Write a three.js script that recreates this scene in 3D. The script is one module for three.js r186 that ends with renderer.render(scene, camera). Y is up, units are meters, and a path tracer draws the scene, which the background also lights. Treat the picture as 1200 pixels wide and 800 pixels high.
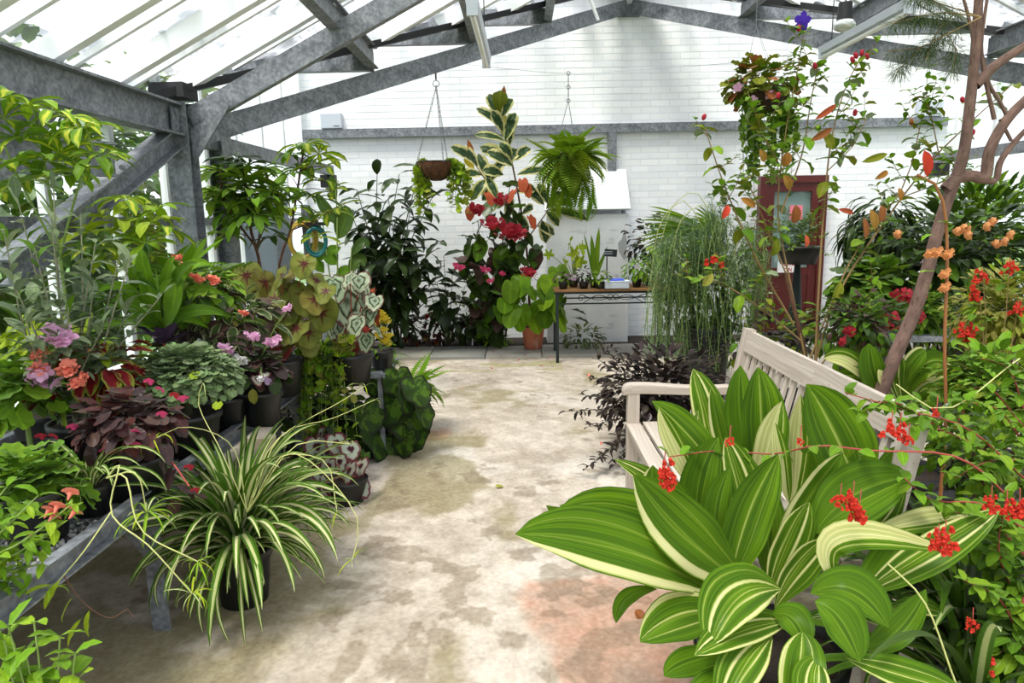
import * as THREE from 'three';
import { mergeGeometries } from 'three/addons/utils/BufferGeometryUtils.js';
import { RoundedBoxGeometry } from 'three/addons/geometries/RoundedBoxGeometry.js';

/* ------------------------------------------------------------------ camera, sky, exposure */
const scene = new THREE.Scene();
const EYE = 1.49, FOC = 800;
const camera = new THREE.PerspectiveCamera(2 * Math.atan(400 / FOC) * 180 / Math.PI, 1.5, 0.05, 300);
const D2R = Math.PI / 180;
camera.position.set(0, EYE, 0);
camera.rotation.set(-10.13 * D2R, 0.89 * D2R, -1.05 * D2R, 'YXZ');
camera.updateMatrixWorld(true);
{ // overcast sky: even white cloud, a little brighter overhead, faint cloud mottling
  const w = 256, h = 128, d = new Float32Array(w * h * 4);
  for (let y = 0; y < h; y++) for (let x = 0; x < w; x++) {
    const el = (y + 0.5) / h - 0.5, a = (x / w) * Math.PI * 2, k = (y * w + x) * 4;
    const up = Math.max(0, Math.sin(el * Math.PI));
    let s = el < 0 ? 0.8 : 0.8 + 0.5 * up;
    s *= 1 + 0.05 * Math.sin(a * 3 + el * 9) * Math.sin(a * 5 - el * 17 + 1.3);
    d[k] = s * 0.97; d[k + 1] = s; d[k + 2] = s * 1.08; d[k + 3] = 1;
  }
  const t = new THREE.DataTexture(d, w, h, THREE.RGBAFormat, THREE.FloatType);
  t.mapping = THREE.EquirectangularReflectionMapping; t.magFilter = t.minFilter = THREE.LinearFilter; t.needsUpdate = true;
  scene.background = t; scene.environment = t;
}
const sun = new THREE.DirectionalLight(0xfffaf0, 3.2);   // sun behind thin cloud: very soft
sun.position.set(-1.8, 9.4, -1.3); sun.target.position.set(1, 0, -4.5);
sun.castShadow = true; sun.shadow.radius = 36;
Object.assign(sun.shadow.camera, { left: -9, right: 9, top: 9, bottom: -9, near: 0.5, far: 30 });
sun.shadow.mapSize.set(2048, 2048);
scene.add(sun, sun.target);
const renderer = new THREE.WebGLRenderer({ antialias: true });
renderer.toneMapping = THREE.LinearToneMapping;
renderer.toneMappingExposure = 2.0;
renderer.shadowMap.enabled = true;

/* ------------------------------------------------------------------ helpers */
const V = (x, y, z) => new THREE.Vector3(x, y, z);
function rng(seed) { let a = seed >>> 0; return () => { a = (a + 0x6D2B79F5) | 0; let t = Math.imul(a ^ (a >>> 15), 1 | a); t = (t + Math.imul(t ^ (t >>> 7), 61 | t)) ^ t; return ((t ^ (t >>> 14)) >>> 0) / 4294967296; }; }
let R = rng(7);
const rr = (a, b) => a + (b - a) * R(), pick = (a) => a[Math.floor(R() * a.length) % a.length];
const clamp = (x, a = 0, b = 1) => Math.min(b, Math.max(a, x)), sm = (a, b, x) => { const t = clamp((x - a) / (b - a)); return t * t * (3 - 2 * t); }, mixn = (a, b, t) => a + (b - a) * t;
// a pixel of the photograph as a direction (z = -1), and points on it at a distance, a height or a side plane
function ray(u, v) { const p = V((u - 600) / FOC, -(v - 400) / FOC, -1).applyQuaternion(camera.quaternion); return p.multiplyScalar(-1 / p.z); }
const P = (u, v, D) => ray(u, v).multiplyScalar(D).add(camera.position);
const onY = (u, v, h) => { const r = ray(u, v); return r.multiplyScalar((h - EYE) / r.y).add(camera.position); };
const onX = (u, v, x) => { const r = ray(u, v); return r.multiplyScalar(x / r.x).add(camera.position); };
const names = {};
function numbered(n) { const k = names[n] = (names[n] ?? -1) + 1; return k ? n + '_' + String(k).padStart(3, '0') : n; }
function mesh(name, geo, mat, parent) { const m = new THREE.Mesh(geo, mat); m.name = name; m.castShadow = m.receiveShadow = true; if (parent) parent.add(m); return m; }
function tag(o, label, category, group) { o.userData.label = label; o.userData.category = category; if (group) o.userData.group = group; return o; }
function thing(name, label, category, pos, group) { const o = new THREE.Group(); o.name = numbered(name); if (pos) o.position.copy(pos); scene.add(o); return tag(o, label, category, group); }
function struct(name, label, category) { const o = new THREE.Group(); o.name = name; scene.add(o); o.userData.kind = 'structure'; if (label) o.userData.label = label; if (category) o.userData.category = category; return o; }
function one(name, label, category, geo, mat, group) { const m = mesh(numbered(name), geo, mat, scene); return tag(m, label, category, group); }

// value noise
const PERM = (() => { const r = rng(99), p = new Float32Array(65536); for (let i = 0; i < 65536; i++) p[i] = r(); return p; })();
function vn(x, y, per = 256) { const m = per - 1, xi = Math.floor(x), yi = Math.floor(y), fx = x - xi, fy = y - yi, sx = fx * fx * (3 - 2 * fx), sy = fy * fy * (3 - 2 * fy), x0 = xi & m, x1 = (xi + 1) & m, y0 = (yi & m) << 8, y1 = ((yi + 1) & m) << 8, a = PERM[x0 + y0], b = PERM[x0 + y1], p = a + (PERM[x1 + y0] - a) * sx; return p + (b + (PERM[x1 + y1] - b) * sx - p) * sy; }   // per: a power of two
function fbm(x, y, o = 4) { let s = 0, a = 0.5, t = 0; for (let i = 0; i < o; i++) { s += a * vn(x + i * 17.3, y + i * 9.1); t += a; a *= 0.5; x *= 2; y *= 2; } return s / t; }
function tex(w, h, fn, srgb = true, repeat) {
  const d = new Uint8Array(w * h * 4);
  for (let y = 0; y < h; y++) for (let x = 0; x < w; x++) { const c = fn((x + 0.5) / w, (y + 0.5) / h), k = (y * w + x) * 4; d[k] = clamp(c[0], 0, 255); d[k + 1] = clamp(c[1], 0, 255); d[k + 2] = clamp(c[2], 0, 255); d[k + 3] = 255; }
  const t = new THREE.DataTexture(d, w, h); t.magFilter = THREE.LinearFilter; t.minFilter = THREE.LinearMipmapLinearFilter; t.generateMipmaps = true;
  t.wrapS = t.wrapT = THREE.RepeatWrapping; if (srgb) t.colorSpace = THREE.SRGBColorSpace; if (repeat) t.repeat.set(...repeat); t.needsUpdate = true; return t;
}
const gray = (x) => [x, x, x], mix3 = (a, b, t) => [mixn(a[0], b[0], t), mixn(a[1], b[1], t), mixn(a[2], b[2], t)];
const std = (color, o = {}) => new THREE.MeshStandardMaterial({ color, roughness: 0.7, side: THREE.DoubleSide, ...o });

// gathers pieces into one geometry
class MB {
  constructor() { this.p = []; this.n = []; this.t = []; this.c = []; this.i = []; this.k = 0; this.hasC = false; }
  add(g, m, col) {
    const p = g.attributes.position, n = g.attributes.normal, t = g.attributes.uv, v = new THREE.Vector3(), nm = m ? new THREE.Matrix3().getNormalMatrix(m) : null;
    for (let i = 0; i < p.count; i++) {
      v.fromBufferAttribute(p, i); if (m) v.applyMatrix4(m); this.p.push(v.x, v.y, v.z);
      v.fromBufferAttribute(n, i); if (nm) v.applyMatrix3(nm).normalize(); this.n.push(v.x, v.y, v.z);
      this.t.push(t ? t.getX(i) : 0, t ? t.getY(i) : 0);
      if (col) { this.hasC = true; this.c.push(col[0], col[1], col[2]); } else this.c.push(1, 1, 1);
    }
    if (g.index) for (let i = 0; i < g.index.count; i++) this.i.push(g.index.getX(i) + this.k); else for (let i = 0; i < p.count; i++) this.i.push(i + this.k);
    this.k += p.count; return this;
  }
  box(w, h, d, x, y, z, rx = 0, ry = 0, rz = 0) { return this.add(new THREE.BoxGeometry(w, h, d), new THREE.Matrix4().compose(V(x, y, z), new THREE.Quaternion().setFromEuler(new THREE.Euler(rx, ry, rz)), V(1, 1, 1))); }
  tube(pts, r0, r1 = r0, rs = 6, cl = 4) { return this.add(tubeGeo(pts, r0, r1, rs, cl)); }
  geo() {
    const g = new THREE.BufferGeometry();
    g.setAttribute('position', new THREE.Float32BufferAttribute(this.p, 3)); g.setAttribute('normal', new THREE.Float32BufferAttribute(this.n, 3)); g.setAttribute('uv', new THREE.Float32BufferAttribute(this.t, 2));
    if (this.hasC) g.setAttribute('color', new THREE.Float32BufferAttribute(this.c, 3));
    g.setIndex(this.i); return g;
  }
  build(name, mat, parent) { return mesh(name, this.geo(), mat, parent); }
}
// tapered tube through points; uv in metres
function tubeGeo(pts, r0, r1 = r0, rs = 6, cl = 4) {
  const c = pts.length > 2 ? new THREE.CatmullRomCurve3(pts, false, 'centripetal') : new THREE.LineCurve3(pts[0], pts[1]);
  const seg = pts.length > 2 ? (pts.length - 1) * cl : 1, fr = c.computeFrenetFrames(seg, false), pos = [], nor = [], uv = [], idx = [];
  const L = c.getLength(), p = V(0, 0, 0);
  for (let i = 0; i <= seg; i++) {
    const t = i / seg; c.getPointAt(t, p); const r = typeof r0 === 'function' ? r0(t) : mixn(r0, r1, t), N = fr.normals[i], B = fr.binormals[i];
    for (let j = 0; j <= rs; j++) { const a = (j / rs) * Math.PI * 2, cx = Math.cos(a), sx = Math.sin(a), nx = N.x * cx + B.x * sx, ny = N.y * cx + B.y * sx, nz = N.z * cx + B.z * sx; pos.push(p.x + nx * r, p.y + ny * r, p.z + nz * r); nor.push(nx, ny, nz); uv.push(j / rs, t * L); }
  }
  const w = rs + 1;
  for (let i = 0; i < seg; i++) for (let j = 0; j < rs; j++) { const a = i * w + j; idx.push(a, a + 1, a + w, a + 1, a + w + 1, a + w); }
  const g = new THREE.BufferGeometry(); g.setAttribute('position', new THREE.Float32BufferAttribute(pos, 3)); g.setAttribute('normal', new THREE.Float32BufferAttribute(nor, 3)); g.setAttribute('uv', new THREE.Float32BufferAttribute(uv, 2)); g.setIndex(idx); return g;
}
// a bar of a given section from a to b; section drawn in (across, up)
function bar(a, b, shape, up = V(0, 1, 0)) {
  const L = a.distanceTo(b), g = new THREE.ExtrudeGeometry(shape, { depth: L, bevelEnabled: false }), z = b.clone().sub(a).normalize(), x = up.clone().cross(z).normalize(), y = z.clone().cross(x);
  g.applyMatrix4(new THREE.Matrix4().makeBasis(x, y, z).setPosition(a)); return g;
}
const poly = (pts) => { const s = new THREE.Shape(); pts.forEach(([x, y], i) => i ? s.lineTo(x, y) : s.moveTo(x, y)); return s; };
const rect = (w, h) => poly([[-w / 2, -h / 2], [w / 2, -h / 2], [w / 2, h / 2], [-w / 2, h / 2]]);
const iSec = (b, h, t = 0.012) => { const B = b / 2, H = h / 2, w = t * 0.4; return poly([[-B, -H], [B, -H], [B, -H + t], [w, -H + t], [w, H - t], [B, H - t], [B, H], [-B, H], [-B, H - t], [-w, H - t], [-w, -H + t], [-B, -H + t]]); };
const cSec = (b, h, t = 0.01, dir = 1) => { const H = h / 2; return poly([[0, -H], [b, -H], [b, -H + t], [t, -H + t], [t, H - t], [b, H - t], [b, H], [0, H]].map(([x, y]) => [x * dir, y])); };
const boxUV = (w, h, d) => { const g = new THREE.BoxGeometry(w, h, d), uv = g.attributes.uv, p = g.attributes.position, n = g.attributes.normal; for (let i = 0; i < uv.count; i++) { const ax = Math.abs(n.getX(i)), ay = Math.abs(n.getY(i)); uv.setXY(i, ax > 0.5 ? p.getZ(i) : p.getX(i), ay > 0.5 ? p.getZ(i) : p.getY(i)); } return g; };
const B3 = (w, h, d, x, y, z) => boxUV(w, h, d).translate(x, y, z);

/* ------------------------------------------------------------------ surface materials */
const T = {};
T.galv = tex(256, 256, (u, v) => { const a = vn(u * 64, v * 64, 64), b = vn(u * 16, v * 16, 16), c = vn(u * 128, v * 128, 128); return gray(126 + 46 * (a - 0.5) + 34 * (b - 0.5) + 18 * (c - 0.5)).map((x, i) => x + [-2, 2, 7][i]); });
T.grain = tex(256, 256, (u, v) => gray(128 + 110 * (fbm(u * 40, v * 40, 3) - 0.5)), false);
T.wood = tex(128, 512, (u, v) => { const g = vn(u * 40 + 3 * vn(v * 3, u * 2), v * 5, 256), s = vn(u * 11, v * 1.5), k = vn(u * 60, v * 30) > 0.93 ? -26 : 0; const b = 0.5 * g + 0.5 * s; return [182 + 50 * (b - 0.5) + k, 171 + 52 * (b - 0.5) + k, 158 + 54 * (b - 0.5) + k]; });
T.clay = tex(128, 128, (u, v) => { const n = fbm(u * 8, v * 8, 4), w = sm(0.6, 0.75, fbm(u * 5 + 9, v * 5)); return mix3([188 + 30 * (n - 0.5), 112 + 30 * (n - 0.5), 84 + 26 * (n - 0.5)], [214, 178, 158], w * 0.6); });
T.paint = tex(256, 256, (u, v) => { const n = fbm(u * 12, v * 12, 4), d = sm(0.68, 0.8, fbm(u * 7 + 30, v * 21, 4)); return mix3([244 + 14 * (n - 0.5), 245 + 14 * (n - 0.5), 246 + 12 * (n - 0.5)], [205, 206, 204], d * 0.5); });
// concrete floor, 8 m x 10 m, laid out in metres: x -2.7..5.3, z -8.5..1.5
T.floor = tex(1000, 1250, (u, v) => {
  const x = -2.7 + u * 8, z = -8.5 + v * 10, wx = x + 0.35 * (fbm(x * 1.3, z * 1.3, 3) - 0.5), wz = z + 0.35 * (fbm(x * 1.3 + 50, z * 1.3, 3) - 0.5);
  const n = fbm(x * 2.2, z * 2.2, 5), m = fbm(x * 13, z * 13, 4), f = vn(x * 70, z * 70), f2 = vn(x * 150, z * 150);
  let c = mix3([170, 158, 142], [196, 185, 171], sm(0.3, 0.7, n * 0.65 + m * 0.35));
  const pale = sm(0.53, 0.6, fbm(wx * 1.8 + 7, wz * 1.8 + 3, 5) + (x < -0.6 ? -0.1 : 0));       // limewash patches
  c = mix3(c, [212, 206, 196], pale * 0.42);
  const rq = Math.exp(-(((x - 0.45) / 0.5) ** 2 + ((z + 2.25) / 0.62) ** 2)), red = sm(0.68, 0.8, fbm(wx * 1.5 + 21, wz * 1.5 + 4, 5) + 0.34 * rq); // rust-red stain beside the pots
  c = mix3(c, mix3([186, 134, 106], [160, 98, 70], m), red * (0.2 + 0.5 * m));
  const mg = clamp((0.25 - x) / 1.5) * (z > -4.6 ? 1 : 0.45), moss = sm(0.6, 0.74, fbm(wx * 2.6 + 3, wz * 2.6 + 11, 6) * 0.9 + 0.36 * mg);  // algae beside the staging
  c = mix3(c, mix3([128, 116, 70], [92, 86, 48], m), moss * 0.5);
  const algae = sm(0.5, 0.58, fbm(x * 1.4 + 60, z * 5, 5) + (Math.abs(z + 6.9) < 0.25 && x < 0.4 ? 0.06 : -0.4)); // green line along the slabs
  c = mix3(c, [158, 152, 108], algae * 0.7);
  const dk = sm(0.60, 0.68, fbm(wx * 3.1 + 90, wz * 3.1, 5)); c = mix3(c, [136, 123, 104], dk * 0.15);
  const fl = sm(0.6, 0.66, fbm(wx * 7 + 70, wz * 7 + 5, 5) + (x > -0.8 && z > -4.2 ? 0.02 : -0.1)); c = mix3(c, [108, 94, 74], fl * 0.4);
  const k = (f - 0.5) * 20 + (f2 - 0.5) * 22 + (m - 0.5) * 24; return [c[0] + k, c[1] + k, c[2] + k];
});
T.floor.wrapS = T.floor.wrapT = THREE.ClampToEdgeWrapping;
const M = {
  galv: std(0xffffff, { map: T.galv, roughness: 0.48, metalness: 0.2 }),
  black: std(0x17181a, { roughness: 0.6 }), pot: std(0x141516, { roughness: 0.42 }), iron: std(0x1f2a29, { roughness: 0.5, metalness: 0.3 }),
  white: std(0xf2f4f5, { roughness: 0.6, map: T.paint }), frame: std(0xeceff0, { roughness: 0.5 }), boxGrey: std(0xc3cad4, { roughness: 0.5 }), panel: std(0x7c8791, { roughness: 0.45, metalness: 0.2 }),
  floor: std(0xffffff, { map: T.floor, roughness: 0.82, bumpMap: T.grain, bumpScale: 0.001 }),
  wood: std(0xffffff, { map: T.wood, roughness: 0.8, bumpMap: T.wood, bumpScale: 0.0012 }),
  clay: std(0xffffff, { map: T.clay, roughness: 0.85 }), soil: std(0x2b2119, { roughness: 1, bumpMap: T.grain, bumpScale: 0.01 }),
  door: std(0x571a16, { roughness: 0.38 }), tabletop: std(0xb98f58, { roughness: 0.6, map: T.wood }),
};
const glassTint = tex(256, 256, (u, v) => { const d = sm(0.5, 0.72, fbm(u * 5, v * 5, 5)), s = sm(0.55, 0.75, fbm(u * 30, v * 9 + 4, 3)); return mix3([255, 255, 255], [104, 112, 110], clamp(d * 0.62 + s * 0.3)); });
M.roofGlass = new THREE.MeshPhysicalMaterial({ color: 0xffffff, map: glassTint, transmission: 1, roughness: 0.12, thickness: 0, ior: 1.5, side: THREE.DoubleSide });
M.glass = new THREE.MeshPhysicalMaterial({ color: 0xf4faf8, transmission: 1, roughness: 0.03, thickness: 0, ior: 1.5, side: THREE.DoubleSide });
/* ------------------------------------------------------------------ the setting */
const XL = -2.2, XR = 4.76, XC = 1.28, ZC = -4.58, ZW = -8.45, GL = -2.6, GR = 5.16;   // post lines, ridge, post row, back wall, side glass
const valX = (t) => XL + (XC - XL) * t, valZ = (t) => ZC - 3.87 * t, roofH = (t) => 2.4 + 1.775 * t;   // along the valley
const hA = (x) => roofH((Math.min(x, 2 * XC - x) - XL) / (XC - XL)), hB = (z) => roofH((ZC - z) / 3.87);
{
  const fl = struct('floor'), g = new THREE.BoxGeometry(8, 0.12, 10).translate(1.3, -0.06, -3.5), p = g.attributes.position, uv = g.attributes.uv;
  for (let i = 0; i < p.count; i++) uv.setXY(i, (p.getX(i) + 2.7) / 8, (p.getZ(i) + 8.5) / 10);
  mesh('concrete_slab', g, M.floor, fl);
  const out = struct('ground', 'grass outside the glasshouse'); mesh('lawn', B3(60, 0.1, 60, 0, -0.17, -10), std(0x4c6a2c, { roughness: 1 }), out);
  // paving slabs along the back bed
  const pv = struct('paving_strip'); const sl = [0x9b9990, 0xa9a59b, 0x8f8f88, 0xa29d92].map((c) => std(c, { roughness: 0.85, map: T.paint, bumpMap: T.grain, bumpScale: 0.002 }));
  const sg = boxUV(0.606, 0.05, 0.63);
  for (let k = 0; k < 12; k++) { const m = mesh('paving_slab', sg, sl[(k * 7) % 4], pv); m.position.set(-2.0 + k * 0.617 + 0.05, 0.004 + 0.003 * ((k * 5) % 3), -7.585); m.rotation.x = 0.002 * ((k % 3) - 1); }
  const bed = struct('soil_bed', 'dark soil of the planting bed'); mesh('soil', B3(7.8, 0.06, 0.56, 1.3, 0, -8.17), M.soil, bed);
}
{ // white painted brick wall; top follows the roof
  const w = struct('wall_back', 'white painted brick wall behind the plants', 'wall');
  const mort = std(0xe4e8ec, { roughness: 0.8 }); mesh('mortar_core', B3(7.84, 4.3, 0.2, 1.3, 2.15, ZW - 0.1012), mort, w);
  const bm = [0xf6f7f8, 0xeff1f3, 0xf3f4f4].map((c) => std(c, { roughness: 0.75, bumpMap: T.grain, bumpScale: 0.002 }));
  const bw = 0.215, bh = 0.065, j = 0.01, rest = [0, 1, 2].map(() => new MB()), full = boxUV(bw, bh, 0.03), cand = [];
  R = rng(31); let row = 0;
  for (let y = 0.034; y < 4.25; y += bh + j, row++) for (let x = -2.6 - (row % 2) * 0.1125; x < 5.2; x += bw + j) cand.push([x + bw / 2, y, ZW - 0.0143 + rr(-0.0006, 0.0008), Math.floor(R() * 3), rr(-0.006, 0.006)]);
  let n = 0;
  cand.forEach(([x, y, z, k, rz]) => {
    const open = x > 1.35 && x < 3.3 && y > 2.05 && y < 3.7;
    if (open && n < 300) { const b = mesh('brick', full, bm[k], w); b.position.set(x, y, z); b.rotation.z = rz; n++; }
    else rest[k].add(full, new THREE.Matrix4().makeRotationZ(rz).setPosition(x, y, z));
  });
  rest.forEach((b, k) => { const m = b.build('brickwork', bm[k], w); m.userData.kind = 'stuff'; });
}
{ // side walls: brick plinth, white glazing bars, panes
  const side = (sgn, X, nm, wn) => {
    const w = struct(nm, 'brick plinth under the side glass'); mesh('plinth', B3(0.2, 0.55, 9.4, X + sgn * 0.02, 0.275, ZW + 4.7), std(0x9a9c96, { roughness: 0.95, bumpMap: T.grain, bumpScale: 0.004 }), w);
    const win = struct(wn, 'white glazing bars and panes of the side wall'); const zs = []; for (let z = ZW + 0.05; z < 0.9; z += 0.66) zs.push(z);
    zs.forEach((z, i) => {
      const top = z < ZC ? hB(z) - 0.05 : 2.36; mesh('glazing_bar', B3(0.05, top - 0.55, 0.05, X, 0.55 + (top - 0.55) / 2, z), M.frame, win);
      if (i) {
        const z0 = zs[i - 1], t0 = z0 < ZC ? hB(z0) - 0.05 : 2.36, cuts = [[0.56, 0.56], [1.52, 1.52], [Math.min(t0, 2.08), Math.min(top, 2.08)], [t0, top]];
        for (let k = 0; k < 3; k++) {
          const [a0, a1] = cuts[k], [b0, b1] = cuts[k + 1]; if (b0 - a0 < 0.1) continue;
          const g = new THREE.BufferGeometry(); g.setAttribute('position', new THREE.Float32BufferAttribute([X, a0, z0, X, a1, z, X, b1, z, X, b0, z0], 3)); g.setAttribute('uv', new THREE.Float32BufferAttribute([0, 0, 1, 0, 1, 1, 0, 1], 2)); g.setIndex([0, 1, 2, 0, 2, 3]); g.computeVertexNormals(); mesh('pane', g, M.glass, win);
        }
      }
    });
    mesh('sill', B3(0.16, 0.05, 9.4, X, 0.565, ZW + 4.7), M.frame, win); mesh('transom', B3(0.06, 0.06, 9.4, X, 1.52, ZW + 4.7), M.galv, win);
    mesh('head_rail', B3(0.07, 0.09, 4.9, X, 2.31, ZC + 2.5), M.frame, win);
  };
  side(-1, GL, 'wall_left', 'window_1'); side(1, GR, 'wall_right', 'window_2');
}
{ // glass roof: two slopes over the aisle and two triangles that rise to the back wall
  const quad = (pts) => { const g = new THREE.BufferGeometry(); g.setAttribute('position', new THREE.Float32BufferAttribute(pts.flat(), 3)); g.setAttribute('uv', new THREE.Float32BufferAttribute(pts.flatMap((p) => [p[0] * 0.9, p[2] * 0.9]), 2)); g.setIndex(pts.length === 4 ? [0, 1, 2, 0, 2, 3] : [0, 1, 2]); g.computeVertexNormals(); return g; };
  for (const s of [1, -1]) {
    const X = (x) => s > 0 ? x : 2 * XC - x, r = struct(s > 0 ? 'ceiling_left' : 'ceiling_right', 'sloping glass roof with white bars');
    const zs = []; for (let z = 1.29; z > ZW - 0.1; z -= 0.28) zs.push(z);
    const lowX = (z) => z > ZC ? XL - 0.42 : valX((ZC - z) / 3.87);
    zs.forEach((z, i) => {
      const x0 = lowX(z), x1 = XC; if (x1 - x0 < 0.15) return; const heavy = i % 2 === 1;
      mesh('glazing_bar', bar(V(X(x0), hA(x0) - (heavy ? 0.035 : 0.0), z), V(X(x1), hA(x1) - (heavy ? 0.035 : 0.0), z), rect(heavy ? 0.06 : 0.03, heavy ? 0.11 : 0.03)), M.frame, r);
      if (i) { const za = zs[i - 1], xa = lowX(za); mesh('pane', quad([[X(xa), hA(xa) + 0.02, za], [X(x0), hA(x0) + 0.02, z], [X(x1), hA(x1) + 0.02, z], [X(x1), hA(x1) + 0.02, za]]), M.roofGlass, r); }
    });
    mesh('eave_strip', B3(0.1, 0.05, 5.9, X(XL - 0.42), 2.17, -1.65), M.frame, r);
    // rising triangle
    const xs = []; for (let x = GL - 0.05; x < XC - 0.2; x += 0.56) xs.push(x);
    const nearZ = (x) => x < XL ? ZC + 0.05 : valZ((x - XL) / (XC - XL));
    xs.forEach((x, i) => {
      const z0 = nearZ(x); mesh('glazing_bar', bar(V(X(x), hB(z0) - 0.03, z0), V(X(x), hB(ZW) - 0.03, ZW), rect(0.04, 0.07)), M.frame, r);
      const xb = xs[i + 1] ?? XC, zb = nearZ(xb); mesh('pane', quad([[X(x), hB(z0) + 0.02, z0], [X(x), hB(ZW) + 0.02, ZW], [X(xb), hB(ZW) + 0.02, ZW], [X(xb), hB(zb) + 0.02, zb]]), M.roofGlass, r);
    });
  }
  const rd = struct('trim_1', 'ridge and wall plate of the roof'); mesh('ridge_beam', B3(0.08, 0.16, 9.7, XC, hA(XC) - 0.06, -3.55), M.frame, rd); mesh('wall_plate', B3(7.8, 0.1, 0.06, XC, hB(ZW) - 0.06, ZW + 0.04), M.galv, rd);
}
{ // galvanised steel frame
  for (const s of [1, -1]) {
    const X = (x) => s > 0 ? x : 2 * XC - x, sd = s > 0 ? 'left' : 'right', f = struct('trim_' + sd, s > 0 ? 'galvanised steel posts, eaves beam and rafters beside the begonias' : 'galvanised steel posts and rafters above the orange-flowered shrubs', 'steelwork');
    mesh('post', bar(V(X(XL), 0, ZC), V(X(XL), 2.27, ZC), iSec(0.15, 0.13, 0.012), V(0, 0, 1)), M.galv, f);
    mesh('post', bar(V(X(XL - 0.02), 0, ZC - 0.62), V(X(XL - 0.02), 2.15, ZC - 0.62), iSec(0.15, 0.12, 0.012), V(1, 0, 0)), M.galv, f);
    mesh('eaves_beam', bar(V(X(XL), 2.155, ZC + 0.07), V(X(XL), 2.155, 1.2), iSec(0.12, 0.2, 0.014)), M.galv, f);
    const c = mesh('cleat', B3(0.012, 0.14, 0.09, X(XL + 0.03), 2.15, ZC + 0.12), M.galv, f);
    for (const y of [2.11, 2.19]) mesh('bolt', new THREE.CylinderGeometry(0.012, 0.012, 0.016, 6).rotateZ(Math.PI / 2).translate(X(XL + 0.042), y, ZC + 0.13), M.galv, c);
    mesh('rafter', bar(V(X(XL + 0.07), 2.17, ZC), V(X(XC), 2.17 + 0.5 * (XC - XL - 0.07), ZC), cSec(0.06, 0.135, 0.01, 1)), M.galv, f);
    mesh('haunch_plate', new THREE.ExtrudeGeometry(poly([[0, -0.02], [0, -0.24], [0.27, 0.13]]), { depth: 0.012, bevelEnabled: false }).applyMatrix4(new THREE.Matrix4().makeScale(s, 1, 1)).translate(X(XL + 0.07), 2.12, ZC - 0.006), M.galv, f);
    const vb = V(X(XL + 0.03), 2.06, ZC - 0.04), ve = V(X(XC - 0.02), 3.86, ZW + 0.08); mesh('valley_beam', bar(vb, ve, cSec(0.06, 0.15, 0.012, s)), M.galv, f);
    const g0 = V(X(valX(-0.1)), roofH(-0.1) - 0.06, valZ(-0.1)), g1 = V(X(XC), roofH(1) - 0.06, valZ(1) + 0.02); mesh('valley_gutter', bar(g0, g1, rect(0.2, 0.05)), M.black, f);
    mesh('gutter_outlet', B3(0.22, 0.09, 0.2, X(XL - 0.02), 2.335, ZC), M.black, f);
    for (const t of [0.3, 0.52, 0.72]) {
      const q = V(X(valX(t)), 0, valZ(t)), h = roofH(t) - 0.16;
      mesh('purlin', bar(V(q.x, h, q.z), V(q.x, h, t < 0.4 ? 1.2 : 1.2), iSec(0.08, 0.16, 0.01)), M.galv, f);
      mesh('purlin', bar(V(q.x, h - 0.02, q.z), V(X(GL + 0.05), h - 0.02, q.z), rect(0.06, 0.15)), M.galv, f);
    }
    // side rail inside the glass, its end bracket, and the raking rafter of the lower roof
    mesh('side_rail', bar(V(X(XL - 0.02), 2.08, ZC - 0.1), V(X(XL + 0.05), 2.08, ZW + 0.35), cSec(0.05, 0.11, 0.01, s)), M.galv, f);
    mesh('rail_bracket', B3(0.16, 0.14, 0.12, X(XL), 1.96, ZW + 0.42), M.black, f);
    mesh('raking_rafter', bar(V(X(XL - 0.02), 2.04, ZC + 0.08), V(X(XL - 0.02), 1.3, ZC + 1.66), iSec(0.11, 0.13, 0.012)), M.galv, f);
    mesh('gusset_plate', new THREE.ExtrudeGeometry(poly([[0, 0], [0.62, 0], [0.3, -0.3], [0, -0.42]]), { depth: 0.012, bevelEnabled: false }).rotateY(Math.PI / 2).translate(X(XL - 0.14), 2.05, -2.95), M.galv, f);
    const st = mesh('stub_beam', bar(V(X(XL + 0.1), 1.83, -3.62), V(X(XL - 0.3), 1.83, -3.0), iSec(0.09, 0.17, 0.012)), M.galv, f);
    for (const [dx, dy] of [[0.02, 0.05], [0.05, -0.04], [-0.03, -0.05]]) mesh('bolt', new THREE.CylinderGeometry(0.014, 0.014, 0.02, 6).rotateX(Math.PI / 2).translate(X(XL + 0.1 + dx), 1.83 + dy, -3.6), M.galv, st);
  }
  const rl = struct('trim_2', 'galvanised rail across the white brick wall'); mesh('rail', bar(V(-2.57, 2.53, ZW + 0.075), V(5.02, 2.53, ZW + 0.075), cSec(0.06, 0.1, 0.008, 1)), M.galv, rl);
  mesh('rail_post', bar(V(1.1, 2.49, ZW + 0.05), V(1.1, 1.98, ZW + 0.05), rect(0.1, 0.06), V(0, 0, 1)), M.galv, rl);
  mesh('ridge_bracket', B3(0.26, 0.13, 0.05, XC, 3.83, ZW + 0.03), M.galv, rl);
}
/* ------------------------------------------------------------------ leaf shapes and plant tools */
const prof = (a, b) => { const k = a / (a + b), n = (k ** a) * ((1 - k) ** b); return (t) => (t ** a) * ((1 - t) ** b) / n; };
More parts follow.
